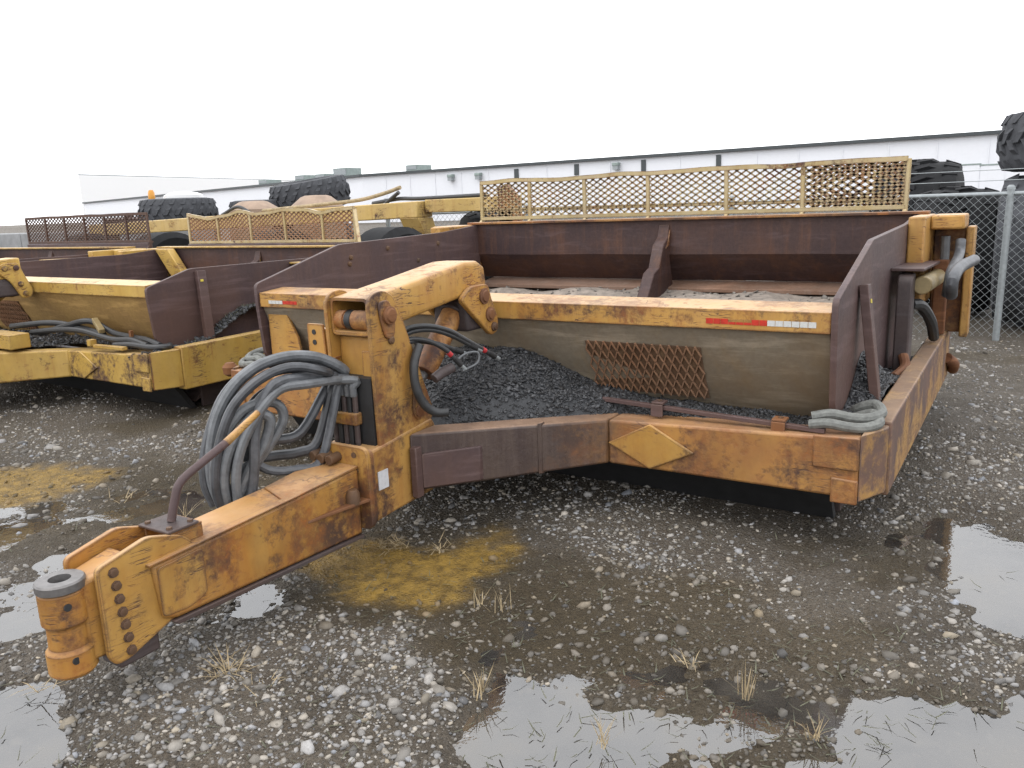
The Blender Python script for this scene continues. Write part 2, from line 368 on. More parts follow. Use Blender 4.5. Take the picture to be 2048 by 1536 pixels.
def ground_fields(x, y):
    h = (fbm(x, y, .9, 4, 1)-.5)*.05+(fbm(x, y, 6, 4, 5)-.5)*.022+.004
    near = sst(14, 9, np.hypot(x-1, y-4))
    h = h*(.35+.65*near)
    wet = np.zeros(np.shape(x))
    jit = (fbm(x, y, 2.6, 5, 21)-.5)+(fbm(x, y, 11, 4, 41)-.5)*.55
    for poly in POOLS:
        s = sdist(x, y, gpoly(poly))+jit*.6
        k = sst(-.25, .2, s); h = h-k*.0205; wet = np.maximum(wet, .7*sst(-.4, .1, s))
    for poly, d in PUDDLES:
        s = sdist(x, y, gpoly(poly))+jit*.22
        k = sst(-.12, .08, s); h = h*(1-k*.3)-k*(d-.012); wet = np.maximum(wet, sst(-.25, .02, s))
    och = np.zeros(np.shape(x)); brn = np.zeros(np.shape(x))
    for poly in OCHRE:
        s = sdist(x, y, gpoly(poly))+jit*.5; och = np.maximum(och, sst(-.06, .16, s)); h = h*(1-.5*sst(-.06, .1, s))-.005*sst(-.06, .1, s)
    for poly in DARK_REFL:
        s = sdist(x, y, gpoly(poly))+jit*.7; brn = np.maximum(brn, sst(-.25, .15, s))
    brn = np.maximum(brn, .8*sst(.52, .66, fbm(x, y, .75, 4, 61)))
    return h, wet, och, brn
def spaced(lo, hi, step, far, g=1.28):
    a = list(np.arange(lo, hi+1e-6, step)); d = step; p = hi
    while p < far: d *= g; p += d; a.append(p)
    d = step; p = lo; pre = []
    while p > -far: d *= g; p -= d; pre.append(p)
    return np.array(pre[::-1]+a)
gx = spaced(-9.0, 5.2, .036, 900); gy = spaced(.2, 11.0, .036, 900)
XX, YY = np.meshgrid(gx, gy)
hh, wet, och, brn = ground_fields(XX, YY)
faraway = np.hypot(XX, YY-4) > 30; hh = np.where(faraway, 0.0, hh)
nxg, nyg = len(gx), len(gy)
idx = np.arange(nxg*nyg).reshape(nyg, nxg)
fc = np.stack([idx[:-1, :-1], idx[:-1, 1:], idx[1:, 1:], idx[1:, :-1]], -1).reshape(-1, 4)
def m_ground():
    t = NT('wet_gravel_ground'); co = t.coord()
    a = t.n('Attribute', attribute_name='mask'); sp = t.n('SeparateColor'); t.l(a.outputs['Color'], sp.inputs[0])
    n1 = t.noise(co, 1.3, 8, .65); n2 = t.noise(co, 14, 6, .7); n3 = t.noise(co, 55, 5, .7)
    vo = t.n('TexVoronoi', feature='F1'); vo.inputs['Scale'].default_value = 62; t.l(co, vo.inputs['Vector'])
    vd = t.ramp(vo.outputs['Distance'], .10, .55)
    cell = t.n('SeparateColor'); t.l(vo.outputs['Color'], cell.inputs[0])
    dirt = t.mix(t.ramp(n1, .35, .65), (.14, .112, .082), (.08, .064, .047))
    dirt = t.mix(t.ramp(n2, .35, .7), dirt, (.15, .13, .105))
    peb = t.mix(t.ramp(cell.outputs[0], .3, .95), (.10, .09, .078), (.34, .315, .28))
    pm = t.math('MULTIPLY', t.ramp(cell.outputs[1], .35, .55), t.math('SUBTRACT', 1.0, vd))
    v2 = t.n('TexVoronoi', feature='F1'); v2.inputs['Scale'].default_value = 145; t.l(co, v2.inputs['Vector']); c2_ = t.n('SeparateColor'); t.l(v2.outputs['Color'], c2_.inputs[0])
    fines = t.mix(t.ramp(c2_.outputs[0], .2, .95), (.06, .05, .04), (.26, .235, .205)); d2_ = t.ramp(v2.outputs['Distance'], .15, .6)
    dirt = t.mix(t.math('MULTIPLY', t.ramp(c2_.outputs[1], .25, .5), t.math('SUBTRACT', .9, d2_)), dirt, fines)
    col = t.mix(pm, dirt, peb)
    col = t.mix(t.math('MULTIPLY', sp.outputs[2], .8), col, t.mix(t.ramp(n2, .3, .7), (.048, .035, .016), (.095, .068, .030)))  # painted dark reflection, plus random brown patches
    col = t.mix(t.math('MULTIPLY', sp.outputs[1], .95), col, t.mix(t.ramp(n2, .38, .62), (.20, .125, .032), (.50, .31, .065)))
    col = t.mix(t.math('MULTIPLY', sp.outputs[0], .5), col, (.052, .041, .028))
    t.set(Base_Color=col, Roughness=t.ramp(t.math('ADD', t.math('MULTIPLY', n1, .7), t.math('MULTIPLY', n3, .3)), .35, .6, (.4, .4, .4, 1), (.85, .85, .85, 1)), Specular_IOR_Level=.22)
    rg = t.b.inputs['Roughness'].links[0].from_socket
    t.l(t.mix(t.math('MULTIPLY', sp.outputs[1], .85), rg, (.12, .12, .12)), t.b.inputs['Roughness'])
    t.bump(t.math('MULTIPLY', t.math('SUBTRACT', 1.0, t.math('MULTIPLY', sp.outputs[1], .7)), t.math('ADD', t.math('MULTIPLY', t.math('SUBTRACT', 1.0, vd), 1.0), t.math('ADD', t.math('MULTIPLY', n3, 1.0), t.math('MULTIPLY', t.math('SUBTRACT', 1.0, d2_), .5)))), .9, .012)
    return t.m
M['ground'] = m_ground()
msk = np.stack([wet, och, brn, np.ones_like(wet)], -1).reshape(-1, 4)
g = np_mesh('ground', np.stack([XX, YY, hh], -1).reshape(-1, 3), fc, 'ground', smooth=True, attrs={'mask': ('POINT', 'FLOAT_COLOR', msk)})
tag(g, kind='structure')
t = NT('puddle_water'); co = t.coord(); n1 = t.noise(co, 2.5, 6, .6)
fr_ = t.n('Fresnel'); fr_.inputs['IOR'].default_value = 2.4
gl = t.n('BsdfGlossy'); gl.inputs['Roughness'].default_value = .025
tp = t.n('BsdfTransparent'); tp.inputs['Color'].default_value = (.80, .74, .64, 1)
sl = t.n('BsdfDiffuse'); t.l(t.mix(t.ramp(n1, .35, .65), (.24, .235, .235), (.15, .13, .10)), sl.inputs['Color'])
m1 = t.n('MixShader'); t.l(t.math('MULTIPLY', t.ramp(n1, .3, .7), .35), m1.inputs[0]); t.l(tp.outputs[0], m1.inputs[1]); t.l(sl.outputs[0], m1.inputs[2])
m2 = t.n('MixShader'); t.l(fr_.outputs[0], m2.inputs[0]); t.l(m1.outputs[0], m2.inputs[1]); t.l(gl.outputs[0], m2.inputs[2])
bp = t.n('Bump'); bp.inputs['Strength'].default_value = .06; bp.inputs['Distance'].default_value = .01; t.l(t.noise(co, 16, 3, .6), bp.inputs['Height'])
t.l(bp.outputs[0], gl.inputs['Normal']); t.l(bp.outputs[0], fr_.inputs['Normal'])
t.t.nodes.remove(t.b); t.l(m2.outputs[0], t.out.inputs['Surface']); M['water'] = t.m
w = MB(); w.add([(-8.5, .3, -.021), (5, .3, -.021), (5, 9, -.021), (-8.5, 9, -.021)], [(0, 1, 2, 3)])
tag(w.build('puddle_water', 'water', smooth=False), kind='structure')

# ------------------------------------------------------------------ loose stones
phi = (1+5**.5)/2
ICO = np.array([(-1, phi, 0), (1, phi, 0), (-1, -phi, 0), (1, -phi, 0), (0, -1, phi), (0, 1, phi), (0, -1, -phi), (0, 1, -phi), (phi, 0, -1), (phi, 0, 1), (-phi, 0, -1), (-phi, 0, 1)])/math.hypot(1, phi)
ICF = np.array([(0, 11, 5), (0, 5, 1), (0, 1, 7), (0, 7, 10), (0, 10, 11), (1, 5, 9), (5, 11, 4), (11, 10, 2), (10, 7, 6), (7, 1, 8), (3, 9, 4), (3, 4, 2), (3, 2, 6), (3, 6, 8), (3, 8, 9), (4, 9, 5), (2, 4, 11), (6, 2, 10), (8, 6, 7), (9, 8, 1)])
def stones(name, pos, size, cols, mat, flat=(.35, .8), parent=None, tilt=.35):
    n = len(pos); V = np.repeat(ICO[None], n, 0)*(1+RNG.uniform(-.28, .28, (n, 12, 1)))
    V = V*np.stack([RNG.uniform(.8, 1.35, n), RNG.uniform(.6, 1.0, n), RNG.uniform(*flat, n)], -1)[:, None, :]*size[:, None, None]
    tx, ty, a = RNG.normal(0, tilt, n), RNG.normal(0, tilt, n), RNG.uniform(0, 6.283, n)
    def rot(V, i, j, th):
        c, s = np.cos(th)[:, None], np.sin(th)[:, None]; A, B = V[:, :, i].copy(), V[:, :, j].copy(); V[:, :, i] = A*c-B*s; V[:, :, j] = A*s+B*c
    rot(V, 1, 2, tx); rot(V, 0, 2, ty); rot(V, 0, 1, a)
    V = V+pos[:, None, :]
    Fs = (ICF[None]+(np.arange(n)*12)[:, None, None]).reshape(-1, 3)
    c4 = np.concatenate([cols, np.ones((n, 1))], 1); c4 = np.repeat(c4, 12, 0)
    return np_mesh(name, V.reshape(-1, 3), Fs, mat, parent, attrs={'stone': ('POINT', 'FLOAT_COLOR', c4)})
def m_stone(name, rough=.7):
    t = NT(name); a = t.n('Attribute', attribute_name='stone'); n = t.noise(t.coord(), 70, 4, .7)
    t.set(Base_Color=t.mix(t.math('MULTIPLY', t.ramp(n, .3, .7), .4), a.outputs['Color'], (.07, .062, .055)), Roughness=rough, Specular_IOR_Level=.3)
    return t.m
M['stone'] = m_stone('limestone_gravel', .55); M['chip'] = m_stone('slate_chips', .32)
N = 84000
r_ = 0.9+RNG.random(N*2)**1.75*9.5; th = RNG.uniform(-1.25, .62, N*2)
sx = CAM.x+np.sin(th)*r_; sy = CAM.y+np.cos(th)*r_
h_, we_, oc_, brn_ = ground_fields(sx, sy)
clump = fbm(sx, sy, 1.5, 4, 33)
keep = (RNG.random(len(sx)) < np.clip(.30+2.4*(clump-.36), .14, 1)*(1-.85*oc_)*(1-.68*brn_)*np.where(h_ < -.021, .5, 1)) & (sx > -8.5) & (sx < 5)
sx, sy, h_, oc_, brn_, we_ = [a[keep][:N] for a in (sx, sy, h_, oc_, brn_, we_)]
sz = np.exp(RNG.normal(math.log(.0062), .58, len(sx))); sz = np.clip(sz, .0026, .034)
sz *= np.where(np.hypot(sx-CAM.x, sy) > 5, 1.25, 1)
lum = np.clip(RNG.beta(1.6, 2.6, len(sx))*.50+.13, 0, .6); lum *= np.where(brn_ > .4, .62, .95)*(1-.25*we_)
hue = RNG.normal(0, 1, (len(sx), 1))*.05
cols = lum[:, None]*np.where(brn_[:, None] > .35, np.array([1.08, .95, .78]), np.array([1.03, .965, .88]))*(1+hue*np.array([1, .2, -1.3])); cols = cols*(1-oc_[:, None]*np.array([.1, .35, .75]))
s_ = stones('gravel', np.stack([sx, sy, h_-sz*.04], -1), sz, np.clip(cols, .02, .7), 'stone')
tag(s_, 'loose grey and white crushed stone scattered over the wet yard', 'gravel', kind='stuff')

# ------------------------------------------------------------------ dry grass and litter
def blades(name, specs, mat, label, cat):
    vs, fs = [], []
    for (x, y, n, L, up, sprd) in specs:
        for _ in range(n):
            a = random.uniform(0, 6.283); r = random.random()*sprd; bx, by = x+math.cos(a)*r, y+math.sin(a)*r
            l = L*random.uniform(.5, 1.2); e = random.gauss(up, .25); a2 = random.uniform(0, 6.283); w = random.uniform(.0012, .0026)
            base = float(ground_fields(np.array([bx]), np.array([by]))[0][0]) if n < 3 else 0.0
            d = Vector((math.cos(a2)*math.cos(e), math.sin(a2)*math.cos(e), abs(math.sin(e))+.02)); sd = Vector((-math.sin(a2), math.cos(a2), 0))*w
            p0 = Vector((bx, by, max(base, -.015)+.004)); p1 = p0+d*l*.55; p2 = p0+d*l+Vector((0, 0, -l*.18*random.random()))
            if p2.z < .006: p2.z = .006
            b = len(vs); vs += [p0-sd, p0+sd, p1+sd*.8, p1-sd*.8, p2]; fs += [(b, b+1, b+2, b+3), (b+3, b+2, b+4)]
    me = bpy.data.meshes.new(name); me.from_pydata([tuple(v) for v in vs], [], fs); me.materials.append(M[mat])
    o = bpy.data.objects.new(name, me); COL.objects.link(o); return tag(o, label, cat, kind='stuff')
sp_ = []
for (px, py, n, L, up, sd) in [(450, 1345, 60, .13, .25, .07), (520, 1380, 26, .10, .2, .08), (965, 1385, 16, .12, 1.1, .02), (950, 1400, 10, .10, .9, .05), (1205, 1490, 14, .10, 1.0, .03), (1490, 1395, 22, .13, 1.2, .025), (1620, 1480, 14, .11, 1.1, .03),
        (960, 1210, 14, .09, 1.1, .04), (1000, 1220, 12, .12, 1.2, .06), (790, 1090, 60, .09, .3, .10), (880, 1100, 20, .08, .3, .08), (370, 1035, 14, .15, .9, .04), (100, 1370, 16, .1, .3, .06), (1380, 1330, 14, .07, .6, .05), (250, 1000, 20, .1, .4, .12)]:
    p = PX(px, py, z=0); sp_.append((p.x, p.y, n, L, up, sd))
blades('dry_grass', sp_, 'straw', 'thin tufts of dry straw coloured grass on the gravel', 'grass')
lit = []
for _ in range(1500):
    p = PX(random.uniform(-100, 2100), random.uniform(900, 1560), z=0)
    f = ground_fields(np.array([p.x]), np.array([p.y]))
    if f[3][0] > .3 or random.random() < .25: lit.append((p.x, p.y, 1, .06, .05, .03))
blades('plant_litter', lit[:900], 'weed', 'scattered dead stalks and litter lying on wet gravel', 'litter')

# ================================================================== expanded metal sheets
def expanded(mb, o, u, v, w, h, cw, ch, t, d, edge=None):
    """diamond mesh in the plane o + u*a + v*b ; u, v unit vectors ; long strands cut at the border; edge(a)-> height offset"""
    o, u, v = Vector(o), Vector(u), Vector(v); n = u.cross(v); nu = max(1, round(w/cw)); nv = max(1, round(h/ch)); cw = w/nu; ch = h/nv
    for j in range(nv*2):
        for i in range(nu*2):
            if (i+j) % 2: a = (i*cw/2, j*ch/2, (i+1)*cw/2, (j+1)*ch/2)
            else: a = (i*cw/2, (j+1)*ch/2, (i+1)*cw/2, j*ch/2)
            k0 = (edge(a[0])*a[1]/h) if edge else 0; k1 = (edge(a[2])*a[3]/h) if edge else 0
            p, q = o+u*a[0]+v*(a[1]+k0), o+u*a[2]+v*(a[3]+k1)
            mb.bar(p-(q-p)*.06, q+(q-p)*.06, t, d, up=n)
    return mb

# ================================================================== SCRAPER BUILDER
def build_scraper(V):
    ox, oy = V['at']; base = Vector((0, 3.9, 0))
    root = empty('pull_scraper', (ox, base.y+oy, 0), V.get('rot', 0)); tag(root, V['label'], 'scraper', 'scrapers parked in a row in the yard')
    full = V['full']; PA, PB, PT = V['paint'], V['worn'], V['tongue']; zt = V['zt']
    def B(): return MB(base)
    # ---------------- hitch
    if full:
        e = B(); e.lathe((0, 1.33, 0), 'z', [(.135, .03), (.135, .066), (.15, .078), (.225, .078), (.24, .066), (.315, .064), (.33, .076), (.44, .076), (.445, .036)], 28).build('hitch_eye', PT, root, .004)
        e = B(); e.lathe((0, 1.33, 0), 'z', [(.446, .032), (.446, .079), (.472, .079), (.478, .074), (.478, .036), (.446, .034)], 28, closed=True).build('hitch_bushing', 'steel', root)
        B().lathe((0, 1.33, 0), 'z', [(.40, .031), (.456, .031)], 20).build('bore', 'black', root)
        B().hexa([(-.062, 1.36, .17), (.062, 1.36, .17), (.078, 1.56, .15), (-.078, 1.56, .15), (-.062, 1.36, .455), (.062, 1.36, .455), (.078, 1.56, .49), (-.078, 1.56, .49)]).build('hitch_neck', PT, root, .012)
        pl = rounded([(1.40, .17), (1.40, .50), (1.60, .545), (1.73, .505), (1.78, .46), (1.78, .24), (1.62, .19), (1.47, .135), (1.42, .135)], .025)
        for s in (1, -1):
            B().prism(pl, 'x', s*.080, s*.106).build('hitch_plate', PA if s > 0 else PT, root, .004)
            for k in range(7):
                z = .470-k*.0505; bt = B().lathe((s*.106, 1.455+.004*k, z), 'x', [(0, .019), (s*.004, .019), (s*.004, .015), (s*.013, .015), (s*.014, .012)], 8).build('bolt', 'bolt', root)
        B().box(-.06, .06, 1.46, 1.62, .085, .17).build('hitch_foot', 'rust_dark', root, .01)
        for z in (.40, .205): B().lathe((.070, 1.305, z), 'x', [(0, .013), (.006, .013)], 10).build('grease_port', 'black', root)
        # tongue
        B().prism([(1.59, .438), (2.665, .482), (2.665, .165), (1.66, .205), (1.61, .225)], 'x', -.122, .122).build('tongue', PT, root, .012)
        B().prism([(1.575, .439), (2.30, .470), (2.30, .478), (1.575, .449)], 'x', .085, .128).build('tongue_lip', PT, root, .003)
        B().prism([(1.64, .203), (2.665, .163), (2.665, .145), (1.66, .182)], 'x', -.130, .130).build('tongue_skid', 'rust_dark', root, .004)
        B().prism(rounded([(1.605, .235), (1.605, .425), (1.80, .432), (1.80, .25), (1.72, .225)], .02), 'x', .122, .127).build('wear_plate', PA, root, .003)
        B().hexa([(-.10, 2.30, .463), (.122, 2.22, .463), (.122, 2.665, .482), (-.13, 2.665, .482), (-.10, 2.30, .475), (.122, 2.22, .473), (.122, 2.665, .497), (-.13, 2.665, .497)]).build('tongue_top_plate', PT, root, .004)
        # hose stand
        br = B(); br.box(-.075, .085, 1.70, 1.84, .505, .516); br.box(-.075, -.064, 1.70, 1.84, .44, .505); br.box(.074, .085, 1.70, 1.84, .44, .505); br.build('stand_bracket', PT, root, .003)
        sp = B().box(-.085, .095, 1.685, 1.82, .5165, .527).build('stand_plate', 'rust_dark', root, .003)
        for x, y in ((-.06, 1.71), (.07, 1.71), (.07, 1.80)): B().lathe((x, y, .527), 'z', [(0, .011), (.008, .011)], 6).build('bolt', 'bolt', root)
        B().tube([(.005, 1.765, .527), (.005, 1.79, .60), (.006, 1.825, .665), (.01, 1.93, .715), (.01, 2.05, .762)], .0165, 12, True, 5).build('hose_stand', 'rust', root)
        B().tube([(.01, 2.045, .760), (.01, 2.22, .845)], lambda t: .0172-.006*max(0, t-.7)*2, 12, False).build('hose_stand_tip', PA, root)
        # flange joint
        B().prism(rounded([(-.175, .17), (-.175, .585), (.178, .585), (.185, .19)], .045), 'y', 2.667, 2.695).build('flange', PA, root, .004)
        B().prism(rounded([(-.165, .17), (-.165, .565), (.165, .565), (.165, .19)], .045), 'y', 2.705, 2.73).build('flange', PB, root, .004)
        B().box(-.15, .15, 2.696, 2.704, .2, .55).build('flange_shim', 'black', root)
        for x, z in ((-.105, .535), (-.055, .528), (0.0, .528)):
            B().tube([(x, 2.668, z), (x, 2.60, z-.004)], .024, 12, False).build('bolt', 'bolt', root, .004)
        for x, z in ((.10, .545), (.108, .47)): B().lathe((x, 2.666, z), 'y', [(0, .014), (-.004, .014), (-.004, .009)], 12).build('bolt_hole', 'bolt', root)
        B().prism([(.122, 2.33), (.178, 2.668), (.122, 2.668)], 'z', .33, .345).build('gusset', 'rust_orange', root, .003)
        B().lathe((.135, 2.60, .355), 'z', [(-.02, .035), (.03, .033), (.05, .022)], 14).build('bolt', 'bolt', root, .003)
        # base block, post
        B().prism([(2.735, .20), (2.735, .55), (3.20, .60), (3.30, .42), (3.18, .22)], 'x', -.15, .15).build('post_base', PA, root, .012)
        B().box(.151, .156, 2.76, 2.83, .35, .44).build('data_plate', 'decal', root)
        side = [(2.805, .50), (2.79, 1.235), (2.83, 1.275), (2.90, 1.285), (2.97, 1.255), (3.035, 1.12), (3.23, .63), (3.19, .575)]
        for s in (1, -1): B().prism(rounded(side, .03, 3), 'x', s*.122, s*.142).build('post_side_plate', PA, root, .005)
        B().prism([(2.86, .5), (2.86, 1.06), (2.98, 1.10), (3.15, .64), (3.1, .5)], 'x', -.12, .12).build('post_core', PA, root, .008)
        B().prism([(2.84, .62), (2.86, .62), (2.86, 1.0), (2.845, 1.0)], 'x', .03, .115).build('post_front_plate', PA, root, .004)
        boss = rounded([(2.845, 1.235), (2.93, 1.24), (2.965, 1.12), (2.945, 1.05), (2.89, 1.055), (2.86, 1.14)], .035, 4)
        B().prism(boss, 'x', .142, .154).build('pivot_boss', PB, root, .006)
        B().lathe((.154, 2.915, 1.165), 'x', [(0, .044), (.014, .044), (.016, .034), (.024, .030), (.025, .012)], 20).build('pivot_pin', 'rust_orange', root, .002)
        B().lathe((.142, 2.93, 1.045), 'x', [(0, .020), (.01, .020), (.016, .012)], 12).build('bolt', 'bolt', root)
        ear = rounded([(3.07, .80), (3.13, .79), (3.14, .645), (3.09, .605), (3.055, .66)], .03, 4)
        B().prism(ear, 'x', .142, .152).build('lower_boss', PA, root, .004)
        B().lathe((.152, 3.10, .66), 'x', [(0, .030), (.008, .030), (.01, .018)], 16).build('bolt', 'rust_orange', root)
        B().lathe((.152, 3.09, .775), 'x', [(0, .017), (.014, .017), (.018, .010)], 12).build('bolt', 'steel', root)
        # gooseneck arm : open rounded box tube rising to the rear
        def ring(y, z, hw, hh_, r=.028, n=4):
            return [(a, y, z+b) for a, b in rounded([(-hw, -hh_), (hw, -hh_), (hw, hh_), (-hw, hh_)], r, n)]
        a_ = B(); st = [(2.815, 1.165, .118, .088), (3.2, 1.215, .118, .088), (3.60, 1.268, .118, .092), (3.72, 1.272, .118, .085), (3.775, 1.262, .116, .066), (3.79, 1.24, .112, .035)]
        R_ = [ring(*s) for s in st]; RI = [ring(y, z, w-.014, h-.014, .018) for y, z, w, h in st[:3]]
        m = len(R_[0]); vs = [p for r in R_ for p in r]+[p for r in RI for p in r]; fs = []
        for i in range(len(R_)-1):
            for k in range(m): k2 = (k+1) % m; fs.append((i*m+k, i*m+k2, (i+1)*m+k2, (i+1)*m+k))
        fs.append(tuple(range((len(R_)-1)*m, len(R_)*m))); o2 = len(R_)*m
        for i in range(2):
            for k in range(m): k2 = (k+1) % m; fs.append((o2+i*m+k2, o2+i*m+k, o2+(i+1)*m+k, o2+(i+1)*m+k2))
        for k in range(m): k2 = (k+1) % m; fs.append((k2, k, o2+k, o2+k2))
        fs.append(tuple(range(o2+2*m, o2+3*m))); a_.add(vs, fs); a_.build('gooseneck_arm', PA, root, 0, True, 50)
        B().lathe((-.104, 2.86, 1.145), 'x', [(0, .045), (.05, .045), (.052, .04), (.10, .04), (.102, .047), (.208, .047)], 20).build('roller', PB, root)
        B().lathe((-.04, 2.86, 1.145), 'x', [(0, .0475), (.035, .0475)], 20).build('roller_band', 'black', root)
        # left bracket on the post
        b_ = B(); b_.prism(rounded([(-.27, .935), (-.27, 1.125), (-.165, 1.125), (-.155, .94)], .01), 'y', 2.80, 2.812).build('side_bracket', PA, root, .002)
        for z in (1.085, 1.035): B().lathe((-.225, 2.80, z), 'y', [(0, .013), (-.003, .013)], 12).build('bracket_hole', 'black', root)
        B().prism([(-.21, 2.71), (-.09, 2.75), (-.12, 2.86), (-.2, 2.86)], 'z', .955, .965).build('bracket_shelf', PB, root)
        B().box(-.27, -.142, 2.813, 2.86, .95, 1.10).build('bracket_tab', PA, root, .003)
        # link at the arm's end
        for s in (1, -1):
            B().prism(rounded([(3.50, 1.165), (3.60, 1.23), (3.765, 1.23), (3.79, 1.15), (3.855, 1.02), (3.845, .955), (3.78, .935), (3.73, .975)], .035, 4), 'x', s*.1185, s*.15).build('link_plate', PA, root, .006)
            for (y, z, r) in ((3.715, 1.165, .044), (3.765, 1.06, .040), (3.80, .985, .026)):
                B().lathe((s*.15, y, z), 'x', [(0, r), (s*.01, r), (s*.012, r*.75), (s*.02, r*.65), (s*.021, r*.3)], 16).build('link_pin', 'rust_orange' if r > .03 else 'bolt', root)
        B().box(-.118, .118, 3.60, 3.80, .98, 1.16).build('link_block', 'rust_dark', root, .02)
        # lift cylinder under the arm
        p0, p1 = Vector((.0, 3.68, 1.13)), Vector((.0, 3.24, .70)); dd = p1-p0
        B().tube([p0+dd*.10, p0+dd*.78], .062, 20, False).build('cylinder_barrel', PB, root, .004)
        B().tube([p0-dd*.02, p0+dd*.14], .075, 20, False).build('cylinder_head', 'rust_dark', root, .008)
        B().tube([p0+dd*.76, p1], .028, 14, False).build('cylinder_rod', 'steel', root)
    else:
        # simpler front for the neighbours: arm end with link plate over the beam
        st = [(2.75, 1.14), (3.2, 1.19), (3.60, 1.235), (3.86, 1.25)]
        a_ = B()
        for (y0, z0), (y1, z1) in zip(st, st[1:]):
            a_.hexa([(-.12, y0, z0-.09), (.12, y0, z0-.09), (.12, y1, z1-.09), (-.12, y1, z1-.09), (-.12, y0, z0+.09), (.12, y0, z0+.09), (.12, y1, z1+.09), (-.12, y1, z1+.09)])
        a_.build('gooseneck_arm', PA, root, .015)
        B().prism([(2.6, .25), (2.6, .55), (2.74, 1.2), (2.95, 1.24), (3.15, .62), (3.2, .25)], 'x', -.13, .13).build('post', PA, root, .01)
        B().prism([(1.6, .25), (1.6, .45), (2.6, .5), (2.6, .2)], 'x', -.12, .12).build('tongue', PA, root, .01)
        for s in (1, -1):
            B().prism(rounded([(3.62, 1.23), (3.68, 1.295), (3.83, 1.295), (3.86, 1.20), (3.93, 1.03), (3.90, .97), (3.82, .96), (3.74, 1.12)], .035, 4), 'x', s*.1205, s*.145).build('link_plate', PA, root, .006)
            for y, z in ((3.70, 1.25), (3.80, 1.25), (3.82, 1.10), (3.85, 1.01)): B().lathe((s*.145, y, z), 'x', [(0, .026), (s*.009, .026), (s*.014, .016)], 12).build('link_pin', PB, root)
        p0, p1 = Vector((0, 3.8, 1.1)), Vector((0, 3.25, .72)); B().tube([p0, p1], .058, 16, False).build('cylinder_barrel', PB, root)
        B().box(-.118, .118, 3.62, 3.88, .99, 1.16).build('link_block', 'rust_dark', root, .02)
    # ---------------- front cross beam
    zb, ztp = .29, .555
    def beam(pts, name, mat, z0=zb, z1=ztp, dep=.2):
        b = B()
        for (x0, y0, za0, zb0), (x1, y1, za1, zb1) in zip(pts, pts[1:]):
            if x0 > x1: x0, y0, za0, zb0, x1, y1, za1, zb1 = x1, y1, za1, zb1, x0, y0, za0, zb0
            b.hexa([(x0, y0, za0), (x1, y1, za1), (x1, y1+dep, za1), (x0, y0+dep, za0), (x0, y0, zb0), (x1, y1, zb1), (x1, y1+dep, zb1), (x0, y0+dep, zb0)])
        return b.build(name, mat, root, .014)
    for s in (1, -1):
        beam([(s*.152, 3.0, .265, .565), (s*.86, 3.78, .285, .525)], 'cross_beam_arm', V['beam_in'])
        beam([(s*.861, 3.78, .285, .525), (s*2.10, 3.78, .285, .57)], 'cross_beam', V['beam_out'])
        # diamond
        cx = s*1.10; dm = [(cx-.235, .405), (cx, .29), (cx+.235, .405), (cx, .53)]
        B().prism(dm, 'y', 3.764, 3.781).build('diamond_plate', PA if full else V['worn'], root, .006)
        B().prism([(s*1.90, .42), (s*2.10, .42), (s*2.10, .575), (s*1.90, .57)], 'y', 3.765, 3.781).build('corner_pad', PB, root, .006)
        B().prism([(s*1.985, .262), (s*2.10, .262), (s*2.10, .375), (s*1.985, .38)], 'y', 3.762, 3.781).build('corner_pad', PB, root, .006)
        # corner chamfer and draft arm
        B().prism([(s*2.1005, 3.782), (s*2.185, 3.97), (s*2.185, 4.02), (s*2.06, 4.02), (s*2.06, 3.982), (s*2.1005, 3.982)], 'z', .27, .585).build('corner_casting', V['arm'], root, .006)
        B().hexa([(s*2.09-.04*(s < 0)*0, 4.0205, .24), (s*2.195, 4.0205, .24), (s*2.195, 7.0, .24), (s*2.09, 7.0, .24), (s*2.09, 4.0205, .60), (s*2.195, 4.0205, .60), (s*2.195, 7.0, .635), (s*2.09, 7.0, .635)] if s > 0 else
                 [(-2.195, 4.0205, .24), (-2.09, 4.0205, .24), (-2.09, 7.0, .24), (-2.195, 7.0, .24), (-2.195, 4.0205, .60), (-2.09, 4.0205, .60), (-2.09, 7.0, .635), (-2.195, 7.0, .635)]).build('draft_arm', V['arm'], root, .01)
        B().box(min(s*1.99, s*2.089), max(s*1.99, s*2.089), 4.1, 6.9, .3, .36).build('arm_flange', 'rust_dark', root, .004)
    if full:
        # clamp bracket beside the post, weld straps
        B().box(.16, .20, 2.99, 3.04, .24, .50).build('clamp_bracket', 'rust', root, .006)
        B().hexa([(.20, 3.030, .28), (.40, 3.252, .285), (.40, 3.30, .285), (.20, 3.08, .28), (.20, 3.030, .46), (.40, 3.252, .465), (.40, 3.30, .465), (.20, 3.08, .46)]).build('clamp_bracket', 'rust', root, .006)
        B().hexa([(.60, 3.488, .276), (.615, 3.504, .276), (.615, 3.54, .276), (.60, 3.54, .276), (.60, 3.488, .548), (.615, 3.504, .548), (.615, 3.54, .548), (.60, 3.54, .548)]).build('weld_strap', 'beam_mix', root, .003)
    # deck between beam and apron
    B().prism([(-2.05, 3.99), (-.86, 3.99), (-.16, 3.15), (.16, 3.15), (.86, 3.99), (2.05, 3.99), (2.05, 4.5), (-2.05, 4.5)], 'z', .36, .40).build('deck', 'rust_dark', root)
    B().prism([(4.00, .358), (4.24, .0), (4.29, .0), (4.06, .358)], 'x', -1.92, 1.92).build('underside_blocker', 'black', root)  # added plate: blocks light from behind so the underside goes dark
    # ---------------- apron
    ax = 1.922
    B().prism([(3.94, 1.008), (3.94, 1.108), (4.16, 1.128), (4.20, 1.12), (4.20, 1.0)], 'x', -ax, ax).build('apron_beam', PA, root, .004)
